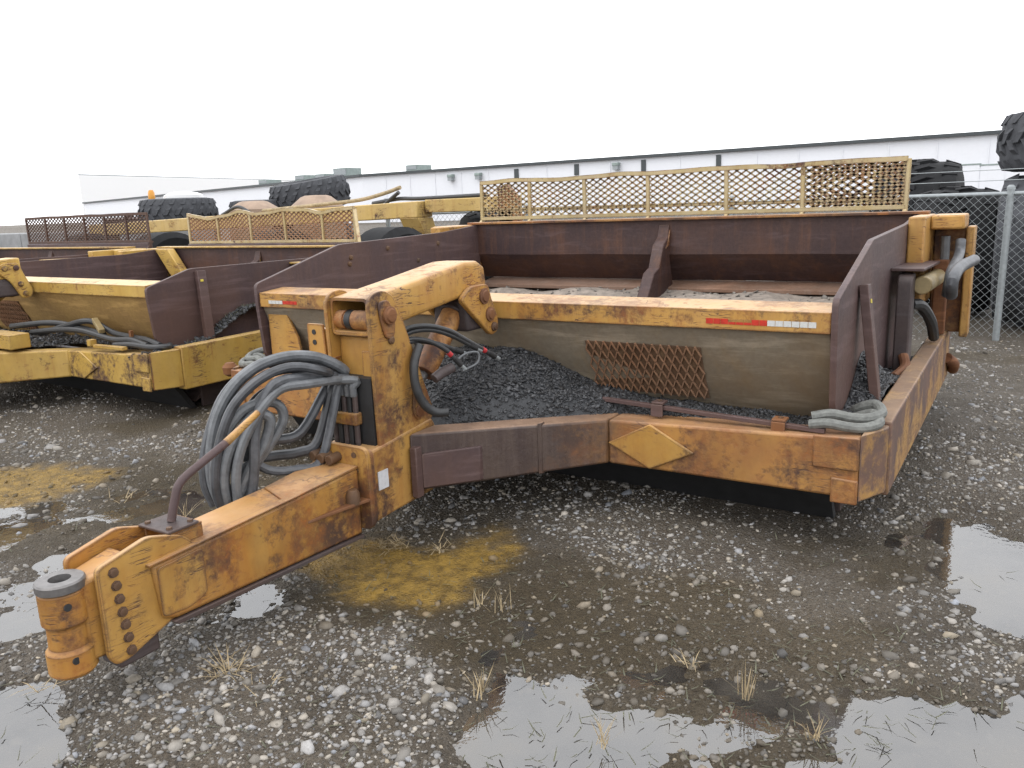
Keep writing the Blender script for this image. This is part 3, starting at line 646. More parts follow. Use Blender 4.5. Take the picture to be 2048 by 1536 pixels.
    cur = [(3.965, 1.012), (4.02, .86), (4.10, .70), (4.20, .54), (4.30, .42)]
    ap = B(); pr = cur+[(y+.03, z+.01) for y, z in cur[::-1]]
    ap.prism(pr, 'x', -ax+.004, ax-.004).build('apron_plate', V['apron'], root, 0, wob=.003)
    for s in (1, -1): B().prism([(s*1.90, 1.011), (s*1.74, 1.011), (s*1.62, .80), (s*1.60, .70), (s*1.90, .62)], 'y', 3.985, 4.0).build('apron_gusset', PA if s < 0 else V['apron'], root) if s < 0 else None
    def apron_pt(x, z):
        for (y0, z0), (y1, z1) in zip(cur, cur[1:]):
            if z1 <= z <= z0: return Vector((x, y0+(y1-y0)*(z0-z)/(z0-z1)-.012, z))
    # mesh window
    o0, o1 = apron_pt(.62, .60), apron_pt(.62, .90); vv = (o1-o0)
    wx0 = .62 if full else -1.0; wx1 = 1.28 if full else -.35
    nrm = vv.normalized().cross(Vector((1, 0, 0)))
    bk = B(); e0 = Vector((wx0, o0.y+.003, o0.z)); e1 = Vector((wx1, o0.y+.003, o0.z))
    bk.hexa([e0, e1, e1+Vector((0, .01, 0)), e0+Vector((0, .01, 0)), e0+vv, e1+vv, e1+vv+Vector((0, .01, 0)), e0+vv+Vector((0, .01, 0))]).build('window_backing', 'window_dirt', root)
    expanded(B(), Vector((wx0, o0.y-.006, o0.z)), (1, 0, 0), vv.normalized(), wx1-wx0, vv.length, .047, .105, .0062, .010).build('window_mesh', 'mesh_rust', root, smooth=False)
    # tape
    if full:
        def tape(x0, x1, z0, z1, red_first):
            n = 14 if x1-x0 > .4 else 8
            b1, b2, b3 = B(), B(), B(); xm = x0+(x1-x0)*.55 if red_first else x0+(x1-x0)*.42
            for i in range(n):
                xa = x0+(x1-x0)*i/n; xb = xa+(x1-x0)/n*.93
                tgt = (b1 if ((xa+.005 < xm) == red_first) else b2)
                if red_first and 3 <= i <= 5: tgt = b3; z_ = z0+.012; b1.box(xa, xb, 3.938, 3.9402, z0, z_); tgt.box(xa, xb, 3.938, 3.9402, z_+.001, z1)
                else: tgt.box(xa, xb, 3.938, 3.9402, z0, z1)
            b1.build('red_tape', 'red_tape', root); b2.build('white_tape', 'white_tape', root)
            if b3.v: b3.build('worn_tape', PA, root)
        tape(1.33, 1.86, 1.035, 1.062, True); tape(-1.83, -1.55, 1.035, 1.058, False)
    # ---------------- bowl
    pf, pt_ = V['plate_front'], zt
    side_poly = [(pf, 1.02), (pf, V['plate_z0']), (V['knee'], V['knee_z']), (6.15, pt_-.045), (6.72, pt_), (6.72, .28), (4.6, .16), (4.42, .30), (4.22, .50), (4.02, .58), (pf+.03, .66)]
    for s in (1, -1):
        B().prism(rounded(side_poly, .035, 3), 'x', s*1.925, s*1.955).build('side_plate', V['plate'], root, .003)
        st_ = B().bar((s*1.978, 4.44, 1.19), (s*2.065, 4.40, .60), .085, .045, up=(1, 0, 0)).build('plate_stiffener', V['plate'], root, .004)
        B().bar((s*2.0135, 4.425, 1.12), (s*2.0165, 4.424, 1.10), .03, .003, up=(1, 0, 0)).build('sticker', 'yellow_mark', root)
    # carriage bolts on the inner face of the left plate
    if full:
        for y, z in ((4.88, 1.235), (4.90, 1.285), (5.35, 1.33), (6.05, 1.33), (5.75, 1.20)):
            B().lathe((-1.925, y, z), 'x', [(0, .022), (.008, .02), (.014, .012)], 12).build('plate_bolt', 'bolt', root)
    rw = B(); rw.prism([(6.70, zt), (6.70, zt-.285), (6.90, zt-.52), (6.93, zt-.52), (6.76, zt-.285), (6.76, zt)], 'x', -1.99, 1.99).build('rear_wall', 'rust_rear', root, 0, True, 18, wob=.003)
    B().box(-2.02, 2.02, 6.66, 6.80, zt+.001, zt+.022).build('rear_wall_cap', PB if full else PA, root, .004)
    B().prism([(6.66, zt-.565), (6.94, zt-.523), (6.94, zt-.58), (6.66, zt-.60)], 'x', -1.92, 1.92).build('rear_ledge', 'ledge', root, .006)
    B().prism([(6.86, zt-.59), (6.86, .25), (6.82, .25), (6.80, zt-.59)], 'x', -1.92, 1.92).build('rear_lower_wall', 'rust_rear', root)
    B().prism([(6.70, zt-.03), (6.70, zt-.30), (6.80, zt-.62), (6.20, zt-.64), (6.36, zt-.42), (6.47, zt-.38), (6.56, zt-.2), (6.66, zt-.14)], 'x', -.05, .05).build('center_rib', 'rust_rear', root, .008)
    B().prism([(6.69, zt-.08), (6.64, zt-.2), (6.60, zt-.23), (6.68, zt-.20)], 'x', .046, .058).build('rib_tab', PB, root)
    B().box(-1.92, 1.92, 4.45, 6.75, .20, .25).build('bowl_floor', 'rust', root)
    B().prism([(4.30, .05), (4.45, .20), (4.6, .20), (4.6, .16)], 'x', -1.9, 1.9).build('cutting_edge', 'rust_dark', root)
    for s in (1, -1):
        B().box(min(s*1.90, s*1.93), max(s*1.90, s*1.93), 4.35, 4.75, .0, .28).build('router_bit', 'rust_dark', root, .004)
    # rear corner frames, rear beams, wheels
    for s in (1, -1):
        a, b = (1.956, 2.06) if s > 0 else (-2.06, -1.956)
        B().box(a, b, 6.12, 6.80, .86, zt-.001).build('corner_post', PA, root, .012)
        a, b = (2.061, 2.27) if s > 0 else (-2.27, -2.061)
        B().box(a, b, 6.42, 6.80, zt-.10, zt-.002).build('corner_top', PA, root, .014)
        B().box(a, b, 6.72, 6.80, .62, zt-.101).build('corner_back', PB, root, .01)
        a, b = (2.271, 2.325) if s > 0 else (-2.325, -2.271)
        B().box(a, b, 6.62, 6.82, .60, zt-.09).build('corner_outer_post', PA, root, .01)
        a, b = (2.00, 2.085) if s > 0 else (-2.085, -2.00)
        B().prism(rounded([(5.42, .40), (5.42, 1.135), (5.56, 1.165), (5.60, .42)], .05, 4), 'x', a, b).build('cylinder_bracket', 'rust_dark' if full else PB, root, .01)
        a, b = (1.956, 2.14) if s > 0 else (-2.14, -1.956)
        B().prism([(5.46, 1.167), (6.40, 1.14), (6.40, 1.16), (5.46, 1.185)], 'x', a, b).build('bracket_top_plate', 'rust' if full else PB, root, .004)
        B().tube([(s*2.125, 5.55, 1.075), (s*2.125, 6.45, 1.045)], .055, 18, False).build('lift_cylinder', 'tan_rod', root, .006)
        B().box(min(s*2.10, s*2.19), max(s*2.10, s*2.19), 6.45, 6.52, .64, 1.16).build('cylinder_anchor', 'rust_orange', root, .01)
    B().box(-1.0, 1.0, 6.87, 7.6, .45, .75).build('push_frame', PA, root, .02)
    B().tube([(-1.5, 7.95, .72), (1.5, 7.95, .72)], .1, 16, False).build('axle', PB, root)
    B().box(-.3, .3, 7.6, 8.1, .5, .95).build('axle_mount', PA, root, .02)
    for s in (1, -1):
        x0 = s*1.05
        w_ = B().lathe((x0, 7.95, .72), 'x', [(-.26, .40), (-.28, .62), (-.2, .71), (.2, .71), (.28, .62), (.26, .40)], 36).build('tyre', 'tyre', root)
        B().lathe((x0+s*.2, 7.95, .72), 'x', [(0, .41), (s*.07, .38), (s*.02, .3), (s*.04, .1)], 24).build('rim', PA, root)
    # ---------------- rock guard above the rear wall
    G = V['guard']
    if G:
        gx0, gx1 = G['x']; z0, z1 = G['z']; gy = G['y']; posts = G['posts']; wave = G['wave']; mt = G['mat']; rl = G['rail']
        top = lambda x: z1+wave*(.6*math.sin(x*1.9+.6)*math.sin(x*3.3)+.5*math.sin(x*5.1+1)*math.sin(x*1.3+.4)+.25*math.sin(x*13)*math.sin(x*2.2))
        for i, (xa, xb) in enumerate(zip(posts, posts[1:])):
            dense = i in G.get('dense', ())
            eg = (lambda xa: (lambda a: top(xa+a)-z1))(xa)
            expanded(B(), (xa, gy, z0), (1, 0, 0), (0, 0, 1), xb-xa, z1-z0, .085, .052, .0125 if not dense else .018, .012, eg).build('mesh_panel', mt, root, smooth=False)
            if dense: expanded(B(), (xa+.03, gy+.16, z0+.02), (1, 0, 0), (0, 0, 1), xb-xa-.03, z1-z0-.03, .098, .062, .018, .012).build('mesh_panel', 'mesh_rust', root, smooth=False)
        for x in posts:
            B().bar((x, gy-.012, z0-.03-G.get('leg', .05)), (x+random.uniform(-.01, .01), gy-.012, top(x)), .034, .022, up=(0, 1, 0)).build('guard_post', rl, root, .003)
            B().bar((x, gy+.02, z0), (x, max(gy-.35, 6.9), zt-.2), .03, .03).build('guard_brace', rl, root)
        n = 46; pts = [(gx0+(gx1-gx0)*k/n, gy-.012, top(gx0+(gx1-gx0)*k/n)) for k in range(n+1)]
        tr = B()
        for p, q in zip(pts, pts[1:]): tr.bar(p, q, .03, .04, up=(0, 0, 1))
        tr.build('top_rail', rl, root, smooth=False)
        B().bar((gx0, gy-.012, z0), (gx1, gy-.012, z0), .03, .035).build('bottom_rail', rl, root, .003)
        if G.get('mid'): B().bar((gx0, gy+.01, z0+.09), (gx1, gy+.01, z0+.06), .006, .03).build('middle_strip', rl, root)
        if G.get('plank'): B().box(gx0, gx1, gy-.06, gy+.02, z0-.17, z0-.02).build('guard_plank', 'rust', root, .01)
        if G.get('wing'):
            B().bar((gx1, gy, z1), (gx1+.28, gy-.25, z0-.02), .04, .04).build('guard_wing', rl, root, .004)
    return root, base

S1, BASE = build_scraper(dict(at=(0, 0), full=True, label='big rusty yellow pull scraper with dark stone chips on its front deck', paint='paint', worn='paint_worn', tongue='paint_tongue', zt=1.47,
    beam_in='beam_mix', beam_out='beam_mix', arm='arm_mix', apron='grey_plate', plate='rust', plate_front=3.925, plate_z0=1.17, knee=4.78, knee_z=1.395,
    guard=dict(x=(-2.2, 1.80), z=(1.515, 1.88), y=7.2, posts=(-2.2, -1.62, -1.0, -.35, .38, 1.02, 1.80), wave=.013, mat='guard_paint', rail='guard_paint', dense=(5,), leg=.1, mid=True)))
S2, _ = build_scraper(dict(at=(-5.42, .22), rot=rad(-1.5), full=False, label='ochre yellow pull scraper with bent mesh guard beside the big rusty one', paint='paint2', worn='paint2_worn', tongue='paint2', zt=1.25,
    beam_in='paint2', beam_out='paint2_worn', arm='paint2', apron='plate2', plate='rust', plate_front=3.93, plate_z0=1.09, knee=4.36, knee_z=1.215,
    guard=dict(x=(-1.72, 1.38), z=(1.31, 1.66), y=7.0, posts=(-1.72, -1.1, -.45, .2, .85, 1.38), wave=.05, mat='mesh_rust', rail='guard_paint', plank=True, wing=True)))
S3, _ = build_scraper(dict(at=(-10.1, .3), full=False, label='pull scraper with a brown rusted mesh guard behind the ochre scraper', paint='paint2', worn='paint2_worn', tongue='paint2', zt=1.25,
    beam_in='paint2', beam_out='paint2_worn', arm='paint2', apron='plate2', plate='rust', plate_front=3.93, plate_z0=1.09, knee=4.36, knee_z=1.215,
    guard=dict(x=(-1.3, 1.95), z=(1.33, 1.72), y=7.1, posts=(-1.3, -.75, -.2, .34, .88, 1.42, 1.95), wave=.006, mat='mesh_brown', rail='mesh_brown', plank=True)))

# ------------------------------------------------------------------ hoses and fittings on the big scraper
def part(mb, name, mat, bev=0): return mb.build(name, mat, S1, bev)
def BB(): return MB(BASE)
HP, HN = Vector((-.05, 2.72, .8)), Vector((.57, -.30, 0)).normalized()
def HX(px, py, d=0): return PPL(px, py, HP, HN)+HN*d
loops = [   # pixel paths of the coiled bundle: up from the clamp, over, down and back
    ([(722, 800), (715, 772), (690, 742), (640, 716), (580, 712), (520, 730), (470, 770), (436, 830), (422, 900), (424, 960), (440, 1005)], 0),
    ([(708, 806), (700, 785), (665, 752), (610, 736), (550, 740), (498, 768), (458, 820), (440, 880), (436, 940), (448, 1000)], .03),
    ([(716, 815), (680, 770), (620, 724), (560, 720), (505, 742), (455, 790), (428, 850), (412, 920), (414, 975), (432, 1015)], -.04),
    ([(700, 812), (668, 778), (610, 756), (555, 766), (512, 800), (478, 860), (468, 930), (470, 985), (455, 1015)], .05),
    ([(690, 800), (640, 770), (560, 775), (500, 820), (492, 900), (505, 945), (480, 1000), (462, 1018)], -.02),
    ([(700, 790), (650, 826), (600, 862), (545, 880), (515, 905), (505, 940), (490, 990), (468, 1015)], .02),
    ([(702, 815), (668, 850), (640, 885), (600, 908), (550, 915), (512, 925), (495, 970), (475, 1012)], -.03),
    ([(706, 835), (680, 880), (640, 915), (590, 935), (540, 938), (505, 925), (478, 940), (460, 990)], .03),
    ([(440, 1015), (424, 950), (436, 880), (480, 815), (540, 800), (560, 830), (535, 880), (500, 930), (480, 985), (468, 1018)], .06),
    ([(452, 1015), (440, 950), (456, 880), (500, 825), (530, 830), (520, 880), (490, 930), (470, 980), (464, 1018)], .085),
    ([(712, 800), (690, 762), (640, 738), (575, 728), (515, 750), (462, 800), (436, 860), (424, 930), (428, 985), (444, 1012)], .085),
    ([(720, 808), (700, 768), (650, 730), (590, 722), (530, 736), (475, 782), (446, 845), (436, 915), (444, 980), (456, 1015)], -.075),
    ([(690, 775), (630, 745), (560, 752), (520, 785), (500, 850), (498, 920), (492, 975), (472, 1016)], .10),
    ([(468, 1018), (462, 930), (486, 850), (540, 775), (600, 760), (668, 775), (706, 800)], .115),
]
for k, (pp, d) in enumerate(loops):
    if k == 13: pp = pp[::-1]
    P_ = [HX(x, y, d) for x, y in pp]
    if k not in (8, 9):
        fx_ = -.109+.034*(k % 5); low = k in (5, 6, 7)
        P_ = ([Vector((fx_, 2.765, .80)), Vector((fx_, 2.745, .84))] if low else [Vector((fx_, 2.772, .84)), Vector((fx_, 2.770, .875))])+P_[2:]
    part(BB().tube(P_, (.0245, .021, .0225)[k % 3], 10, True, 5), 'hydraulic_hose', ('hose', 'hose_mid', 'hose_dark')[(k*2+k//3) % 3])
# vertical steel lines and clamp on the post front
for k in range(5):
    x = -.105+k*.034; part(BB().tube([(x, 2.775, .46), (x, 2.775, .80), (x-.004, 2.772, .845)], .0135, 10, False), 'steel_line', 'black' if k % 2 else 'rust_dark')
    part(BB().tube([(x-.004, 2.772, .795), (x-.004, 2.770, .85)], .019, 8, False), 'hose_fitting', 'hose' if k != 2 else 'tan_rod')
part(BB().box(-.125, .05, 2.75, 2.80, .655, .715), 'line_clamp', 'paint', .008)
part(BB().box(-.12, .12, 2.795, 2.86, .46, .88), 'line_backing', 'black')
# hoses right of the post, with couplers
def hx(px, py, x): return PX(px, py, x=x)
for k, pp in enumerate([[(790, 672, .10), (820, 655, .14), (860, 652, .20), (900, 662, .24), (925, 676, .26), (978, 706, .30)],
                        [(795, 680, .10), (825, 663, .14), (865, 660, .20), (905, 672, .24), (940, 690, .27)],
                        [(800, 688, .11), (825, 678, .14), (860, 683, .19), (892, 700, .23), (910, 718, .25)],
                        [(795, 695, .12), (830, 682, .14), (875, 688, .19), (910, 700, .22)]]):
    P_ = [hx(*p) for p in pp]
    part(BB().tube(P_, .0125, 10), 'hydraulic_hose', 'hose_black')
    a, b = P_[-2], P_[-1]; d = (b-a).normalized()
    part(BB().tube([b-d*.005, b+d*.05], .0145, 10, False), 'coupler', 'black'); part(BB().tube([b+d*.05, b+d*.085], .010, 10, False), 'coupler_tip', 'galv')
    if k in (0, 2): part(BB().tube([b-d*.055, b-d*.03], .0142, 10, False), 'red_band', 'red')
part(BB().tube([hx(838, 690, .17), hx(828, 730, .18), hx(832, 775, .19), hx(850, 810, .21), hx(872, 824, .24), hx(896, 824, .28)], .0225, 12), 'hydraulic_hose', 'hose_black')
part(BB().tube([hx(905, 735, .24), hx(880, 748, .22), hx(868, 758, .21)], .026, 12, False), 'valve_body', 'rust_dark', .003)
part(BB().tube([hx(925, 742, .27), hx(955, 725, .30), hx(955, 705, .30), hx(930, 708, .27), hx(905, 728, .24)], .006, 8), 'thin_line', 'hose')
# bar with clips along the beam
pa, pb = PX(1196, 796, y=3.93), PX(1650, 862, y=3.83); pa.z = max(pa.z, .595)
part(BB().bar(pa, pb, .030, .022), 'steel_bar', 'rust', .003)
for px, py in ((1335, 815), (1572, 845)):
    t_ = (px-1196)/(1650-1196); c = pa.lerp(pb, t_)
    b_ = BB(); b_.box(c.x-.035, c.x+.03, c.y-.035, c.y-.024, .545, c.z+.018); b_.box(c.x-.035, c.x+.03, c.y-.024, c.y+.045, c.z+.018, c.z+.030); part(b_, 'bar_clip', 'rust_orange' if px > 1400 else 'rust', .003)
    part(BB().lathe((c.x, c.y+.01, c.z+.030), 'z', [(0, .012), (.006, .012)], 8), 'clip_bolt', 'bolt')
for s in (1, -1):
    for dz, dy in ((.0, 0), (.03, .06)):
        part(BB().tube([(s*1.87, 3.835+dy*.5, .60+dz), (s*1.95, 3.83+dy, .615+dz), (s*2.03, 3.85+dy, .602+dz), (s*2.10, 3.87+dy, .60+dz), (s*2.15, 3.95+dy, .61+dz), (s*2.11, 4.03+dy, .63+dz), (s*2.03, 4.05+dy, .60+dz), (s*1.97, 4.10+dy, .56)], .0235, 10), 'corner_hose', 'hose_pale')
part(BB().lathe((-2.22, 3.86, .55), 'z', [(-.05, .02), (-.03, .05), (.02, .055), (.05, .03)], 16), 'corner_knob', 'rust_orange')
# hoses at the right rear corner
part(BB().tube([PX(1902, 590, x=2.28), PX(1905, 560, x=2.29), PX(1920, 535, x=2.31), PX(1948, 520, x=2.36)], .036, 12), 'corner_hose', 'hose_mid')
part(BB().tube([PX(1893, 590, x=2.22), PX(1902, 545, x=2.24), PX(1918, 510, x=2.25), PX(1922, 480, x=2.25)], .032, 12), 'corner_hose', 'hose_mid')
part(BB().tube([(2.15, 6.55, 1.32), (2.15, 6.55, 1.12), (2.12, 6.5, .95)], .03, 10), 'corner_hose', 'hose')
part(BB().tube([(2.06, 5.62, .95), (2.11, 5.72, .93), (2.15, 5.95, .80), (2.15, 6.2, .66)], .035, 10), 'corner_hose', 'hose_black')
part(BB().tube([(2.20, 6.75, .42), (2.24, 6.85, .36), (2.23, 6.95, .30)], .04, 12), 'anchor_pin', 'rust_orange')
part(BB().tube([(2.05, 5.12, .58), (2.08, 5.35, .60), (2.06, 5.42, .66)], .03, 10), 'broken_stub', 'rust_orange')

# ------------------------------------------------------------------ stone chips on the big scraper's deck, debris in the bowls
def pile_h(x, y):
    # heap is highest against the apron beside the post and runs out to the right
    ridge = .585+.24*np.exp(-((np.abs(x)-.12)/.42)**2)*sst(3.1, 4.0, y)
    return ridge-.045*sst(.3, 1.9, np.abs(x))+(fbm(x, y, 7, 4, 2)-.5)*.04
def pile_front(x): x = np.abs(x); return np.where(x < .86, 3.02+(np.clip(x, .15, .86)-.15)/.71*.76+.16, 3.935)
def pile_back(h): return np.interp(h, [.42, .54, .70, .86, 1.0], [4.29, 4.20, 4.10, 4.02, 3.97])+.01
def chip_object(name, X, Y, H, n, pts_fn, size, mat, lum, label, cat, extra=0):
    ny, nx = X.shape; idx = np.arange(nx*ny).reshape(ny, nx)
    f = np.stack([idx[:-1, :-1], idx[:-1, 1:], idx[1:, 1:], idx[1:, :-1]], -1).reshape(-1, 4)
    px, py, pz = pts_fn(n)
    s = np.clip(np.exp(RNG.normal(math.log(size), .4, len(px))), size*.4, size*2.6)
    l = RNG.uniform(*lum, (len(px), 1)); c = l*(np.array([.95, 1.0, 1.10]) if mat == 'chip' else np.array([1.05, .95, .84]))
    o = stones(name, np.stack([px, py, pz+s*.15], -1), s, c, mat, (.18, .45), tilt=.55)
    tag(o, label, cat, kind='stuff')
    b = np_mesh(name+'_bed', np.stack([X, Y, H], -1).reshape(-1, 3), f, 'chip_bed', smooth=True); b.parent = o; tag(b, kind='stuff'); return o
M['chip_bed'] = m_plain('dark_chip_bed', (.030, .032, .036), .45, .6, 60, .9)
u = np.linspace(-1.97, 1.97, 120); v = np.linspace(0, 1, 26); U, Vv = np.meshgrid(u, v)
yf = pile_front(U); Y_ = yf+(4.12-yf)*Vv; H_ = pile_h(U, Y_); Y_ = yf+(pile_back(H_)-yf)*Vv
H_ = pile_h(U, Y_); H_ = H_*sst(-.02, .25, Vv)+(1-sst(-.02, .25, Vv))*.52
def deck_pts(n):
    x = RNG.uniform(-1.93, 2.06, n*2); t = RNG.random(n*2)
    yf = pile_front(x); y = yf+(4.12-yf)*t; h = pile_h(x, y); y = yf+(pile_back(h)-yf)*t; h = pile_h(x, y); k = sst(-.02, .25, t); h = h*k+(1-k)*.52
    ok = ~((np.abs(x) < .17) & (y < 3.3)); return x[ok][:n], y[ok][:n], h[ok][:n]
chips = chip_object('stone_chips', U, Y_, H_, 22000, deck_pts, .0085, 'chip', (.02, .10), 'heap of dark slate chips on the rusty scraper deck before its apron', 'stone chips')
# chips between the right plate and the arm
u = np.linspace(1.958, 2.088, 8); v = np.linspace(4.0, 6.3, 50); U, Vv = np.meshgrid(u, v)
gap_h = lambda x, y: .60+.20*np.exp(-((y-4.62)/.30)**2)*(1.1-(x-1.958)/.13)-.10*sst(4.9, 6.0, y)+(fbm(x, y, 9, 3, 4)-.5)*.04
def gap_pts(n):
    x = RNG.uniform(1.965, 2.085, n); y = RNG.uniform(4.0, 6.0, n); return x, y, gap_h(x, y)
chip_object('stone_chips', U, Vv, gap_h(U, Vv), 2600, gap_pts, .0095, 'chip', (.02, .09), 'narrow strip of dark chips between side plate and draft arm', 'stone chips')
# dirt in the bowl behind the apron
u = np.linspace(-1.92, 1.92, 60); v = np.linspace(4.6, 6.78, 40); U, Vv = np.meshgrid(u, v)
bowl_h = lambda x, y: .50+.37*sst(5.0, 6.5, y)+(fbm(x, y, 3, 4, 8)-.5)*.12
def bowl_pts(n):
    x = RNG.uniform(-1.9, 1.9, n); y = RNG.uniform(5.4, 6.7, n); return x, y, bowl_h(x, y)
M['chip_bed_d'] = M['chip_bed']; M['chip_bed'] = M['dirt']
chip_object('bowl_debris', U, Vv, bowl_h(U, Vv), 700, bowl_pts, .012, 'stone', (.16, .34), 'pale dirt and stones settled inside the rusty scraper bowl', 'debris')
blades('dry_stalks', [], 'straw', 'x', 'x') if False else None
M['chip_bed'] = m_plain('dark_soil', (.055, .048, .038), .4, .9, 30, .8)
# weeds and soil on the ochre scraper's right arm
SX, SY = -5.42, .22
u = np.linspace(1.962, 2.088, 8)+SX+.02; v = np.linspace(4.1, 6.4, 60)+SY; U, Vv = np.meshgrid(u, v)
arm_h = lambda x, y: .58+.27*np.exp(-((y-SY-4.82)/.34)**2)*(.75+.5*fbm(x, y, 5, 3, 3))
def arm_pts(n):
    x = RNG.uniform(1.965, 2.085, n)+SX+.02; y = RNG.normal(4.85, .4, n)+SY; return x, y, arm_h(x, y)
chip_object('weedy_soil', U, Vv, arm_h(U, Vv), 1500, arm_pts, .014, 'chip', (.03, .10), 'mound of dark weedy soil on the ochre scraper beside its side plate', 'soil')
wv, wf = [], []
for _ in range(700):
    x = SX+.02+random.uniform(1.97, 2.08); y = SY+random.gauss(4.82, .22); z = float(arm_h(np.array([x]), np.array([y]))[0]); a_ = random.uniform(0, 6.283); l = random.uniform(.02, .07)
    p0 = Vector((x, y, z)); d = Vector((math.cos(a_)*.7, math.sin(a_)*.7, random.uniform(.2, .9)))*l; sd = Vector((-math.sin(a_), math.cos(a_), 0))*.004
    k = len(wv); wv += [p0-sd, p0+sd, p0+d]; wf.append((k, k+1, k+2))
MB().add(wv, wf).build('weeds', 'weed', smooth=False); tag(bpy.data.objects['weeds'], 'grey green weeds growing on soil by the ochre scraper side plate', 'weeds', kind='stuff')
u = np.linspace(-1.95, 1.95, 60)+SX; v = np.linspace(0, 1, 14); U, Vv = np.meshgrid(u, v)
yf = pile_front(U-SX)+SY; Y_ = yf+(4.2+SY-yf)*Vv
deck2 = lambda x, y: .555+(fbm(x, y, 6, 3, 6)-.4)*.08
def d2(n):
    x = RNG.uniform(-1.9, 1.95, n)+SX; yf = pile_front(x-SX)+SY; y = yf+(4.2+SY-yf)*RNG.random(n); return x, y, deck2(x, y)
chip_object('deck_soil', U, Y_, deck2(U, Y_), 3000, d2, .013, 'chip', (.03, .13), 'dark soil and stones strewn over the ochre scraper deck', 'soil')

# hoses, boxes and bars on the ochre scraper
b2 = Vector((0, 3.9, 0))
def p2(mb, name, mat, bev=0): return mb.build(name, mat, S2, bev)
def B2(): return MB(b2)
p2(B2().box(.05, .62, 3.42, 3.60, .57, .70), 'tool_box', 'paint2', .008)
p2(B2().box(.30, .44, 3.4175, 3.4199, .595, .665), 'box_decal', 'decal')
for k, pp in enumerate([[(.5, 3.75, .66), (.8, 3.85, .74), (1.0, 3.9, .78), (1.1, 3.95, .76), (1.3, 3.98, .68), (1.6, 3.98, .655), (1.85, 3.95, .65), (2.05, 3.93, .62)],
                        [(.45, 3.7, .68), (.7, 3.8, .70), (1.0, 3.86, .70), (1.4, 3.9, .64), (1.7, 3.9, .65), (1.95, 3.88, .62)], [(1.5, 3.86, .60), (1.75, 3.86, .62), (2.0, 3.88, .61), (2.1, 3.96, .61), (2.0, 4.05, .6)],
                        [(.3, 3.6, .74), (.6, 3.8, .76), (.9, 3.9, .72), (1.2, 3.95, .66)]]):
    p2(B2().tube(pp, .026, 10), 'hydraulic_hose', 'hose_black')
p2(B2().bar((1.08, 3.95, .79), (1.26, 3.9, .70), .05, .04), 'hose_clip', 'tan_rod', .004)
p2(B2().bar((1.30, 3.80, .59), (1.75, 3.80, .595), .05, .03), 'clip_bar', 'paint2', .004)
p2(B2().box(1.22, 1.28, 3.77, 3.83, .585, .645), 'clip_block', 'paint2', .004)
p2(B2().bar((1.62, 3.95, .60), (1.62, 3.95, .72), .03, .03), 'clip_stub', 'rust_orange', .003)
p2(B2().prism([(-1.90, 1.249), (-1.62, 1.249), (-1.15, .70), (-1.45, .70)], 'y', 6.55, 6.66), 'corner_gusset', 'paint2', .01)
# faint letters on the ochre scraper's arm
cu = bpy.data.curves.new('arm_lettering', 'FONT'); cu.body = 'RE'; cu.size = .2; cu.extrude = .002
to = bpy.data.objects.new('arm_lettering_c', cu); COL.objects.link(to)
dg = bpy.context.evaluated_depsgraph_get(); me = bpy.data.meshes.new_from_object(to.evaluated_get(dg)); bpy.data.objects.remove(to)
me.materials.append(m_plain('faded_letter_paint', (.33, .21, .075), .2, .6, 20, 0)); lt = bpy.data.objects.new('arm_lettering', me); COL.objects.link(lt); lt.parent = S2
lt.rotation_euler = (rad(90), 0, rad(90)); lt.location = (2.1965, 5.05-3.9, .365)

# ================================================================== BEHIND: spare frame, tyres, fence, buildings
fr = empty('draft_frame', (-7.0, 9.4, 0)); tag(fr, 'long pale yellow box beam frame parked behind the ochre scraper', 'frame')
def FB(): return MB((-7.0, 9.4, 0))
FB().hexa([(-12.6, 9.15, 1.36), (-4.62, 9.15, 1.52), (-4.62, 9.5, 1.52), (-12.6, 9.5, 1.36), (-12.6, 9.15, 1.57), (-4.62, 9.15, 1.745), (-4.62, 9.5, 1.745), (-12.6, 9.5, 1.57)]).build('box_beam', 'paint3', fr, .015)
FB().prism([(9.15, 1.518), (9.5, 1.518), (9.62, 1.2), (9.35, 1.2)], 'x', -4.95, -4.62).build('end_cheek', 'paint3', fr, .01)
FB().box(-4.60, -3.15, 9.3, 9.55, 1.58, 1.76).build('box_beam', 'paint3', fr, .012)
FB().prism([(-3.30, 1.40), (-3.32, 1.86), (-3.18, 1.92), (-3.02, 1.75), (-2.98, 1.40)], 'y', 9.2, 9.29).build('end_bracket', 'paint_worn', fr, .01)
for x in (-12.2, -7.5, -4.8, -3.2): FB().box(x-.12, x+.12, 9.2, 9.44, 0, 1.37 if x < -9 else 1.465 if x < -7 else 1.15 if x == -4.8 else 1.58).build('leg', 'paint2_worn', fr, .01)
FB().box(-4.92, -4.68, 9.36, 9.45, 1.0, 1.518).build('leg_head', 'paint2_worn', fr)
for k, pp in enumerate([[(-7.9, 9.3, 1.70), (-6.6, 9.35, 1.76), (-5.9, 9.4, 1.80), (-5.4, 9.4, 1.88), (-5.1, 9.4, 1.95)], [(-5.6, 9.35, 1.74), (-5.1, 9.35, 1.79), (-4.7, 9.35, 1.78), (-3.6, 9.4, 1.79)], [(-5.3, 9.3, 1.74), (-5.05, 9.3, 1.88)], [(-8.9, 9.3, 1.66), (-8.5, 9.3, 1.78), (-8.2, 9.3, 1.68)]]):
    FB().tube(pp, .028, 8).build('loose_hose', 'hose_black' if k else 'straw', fr)
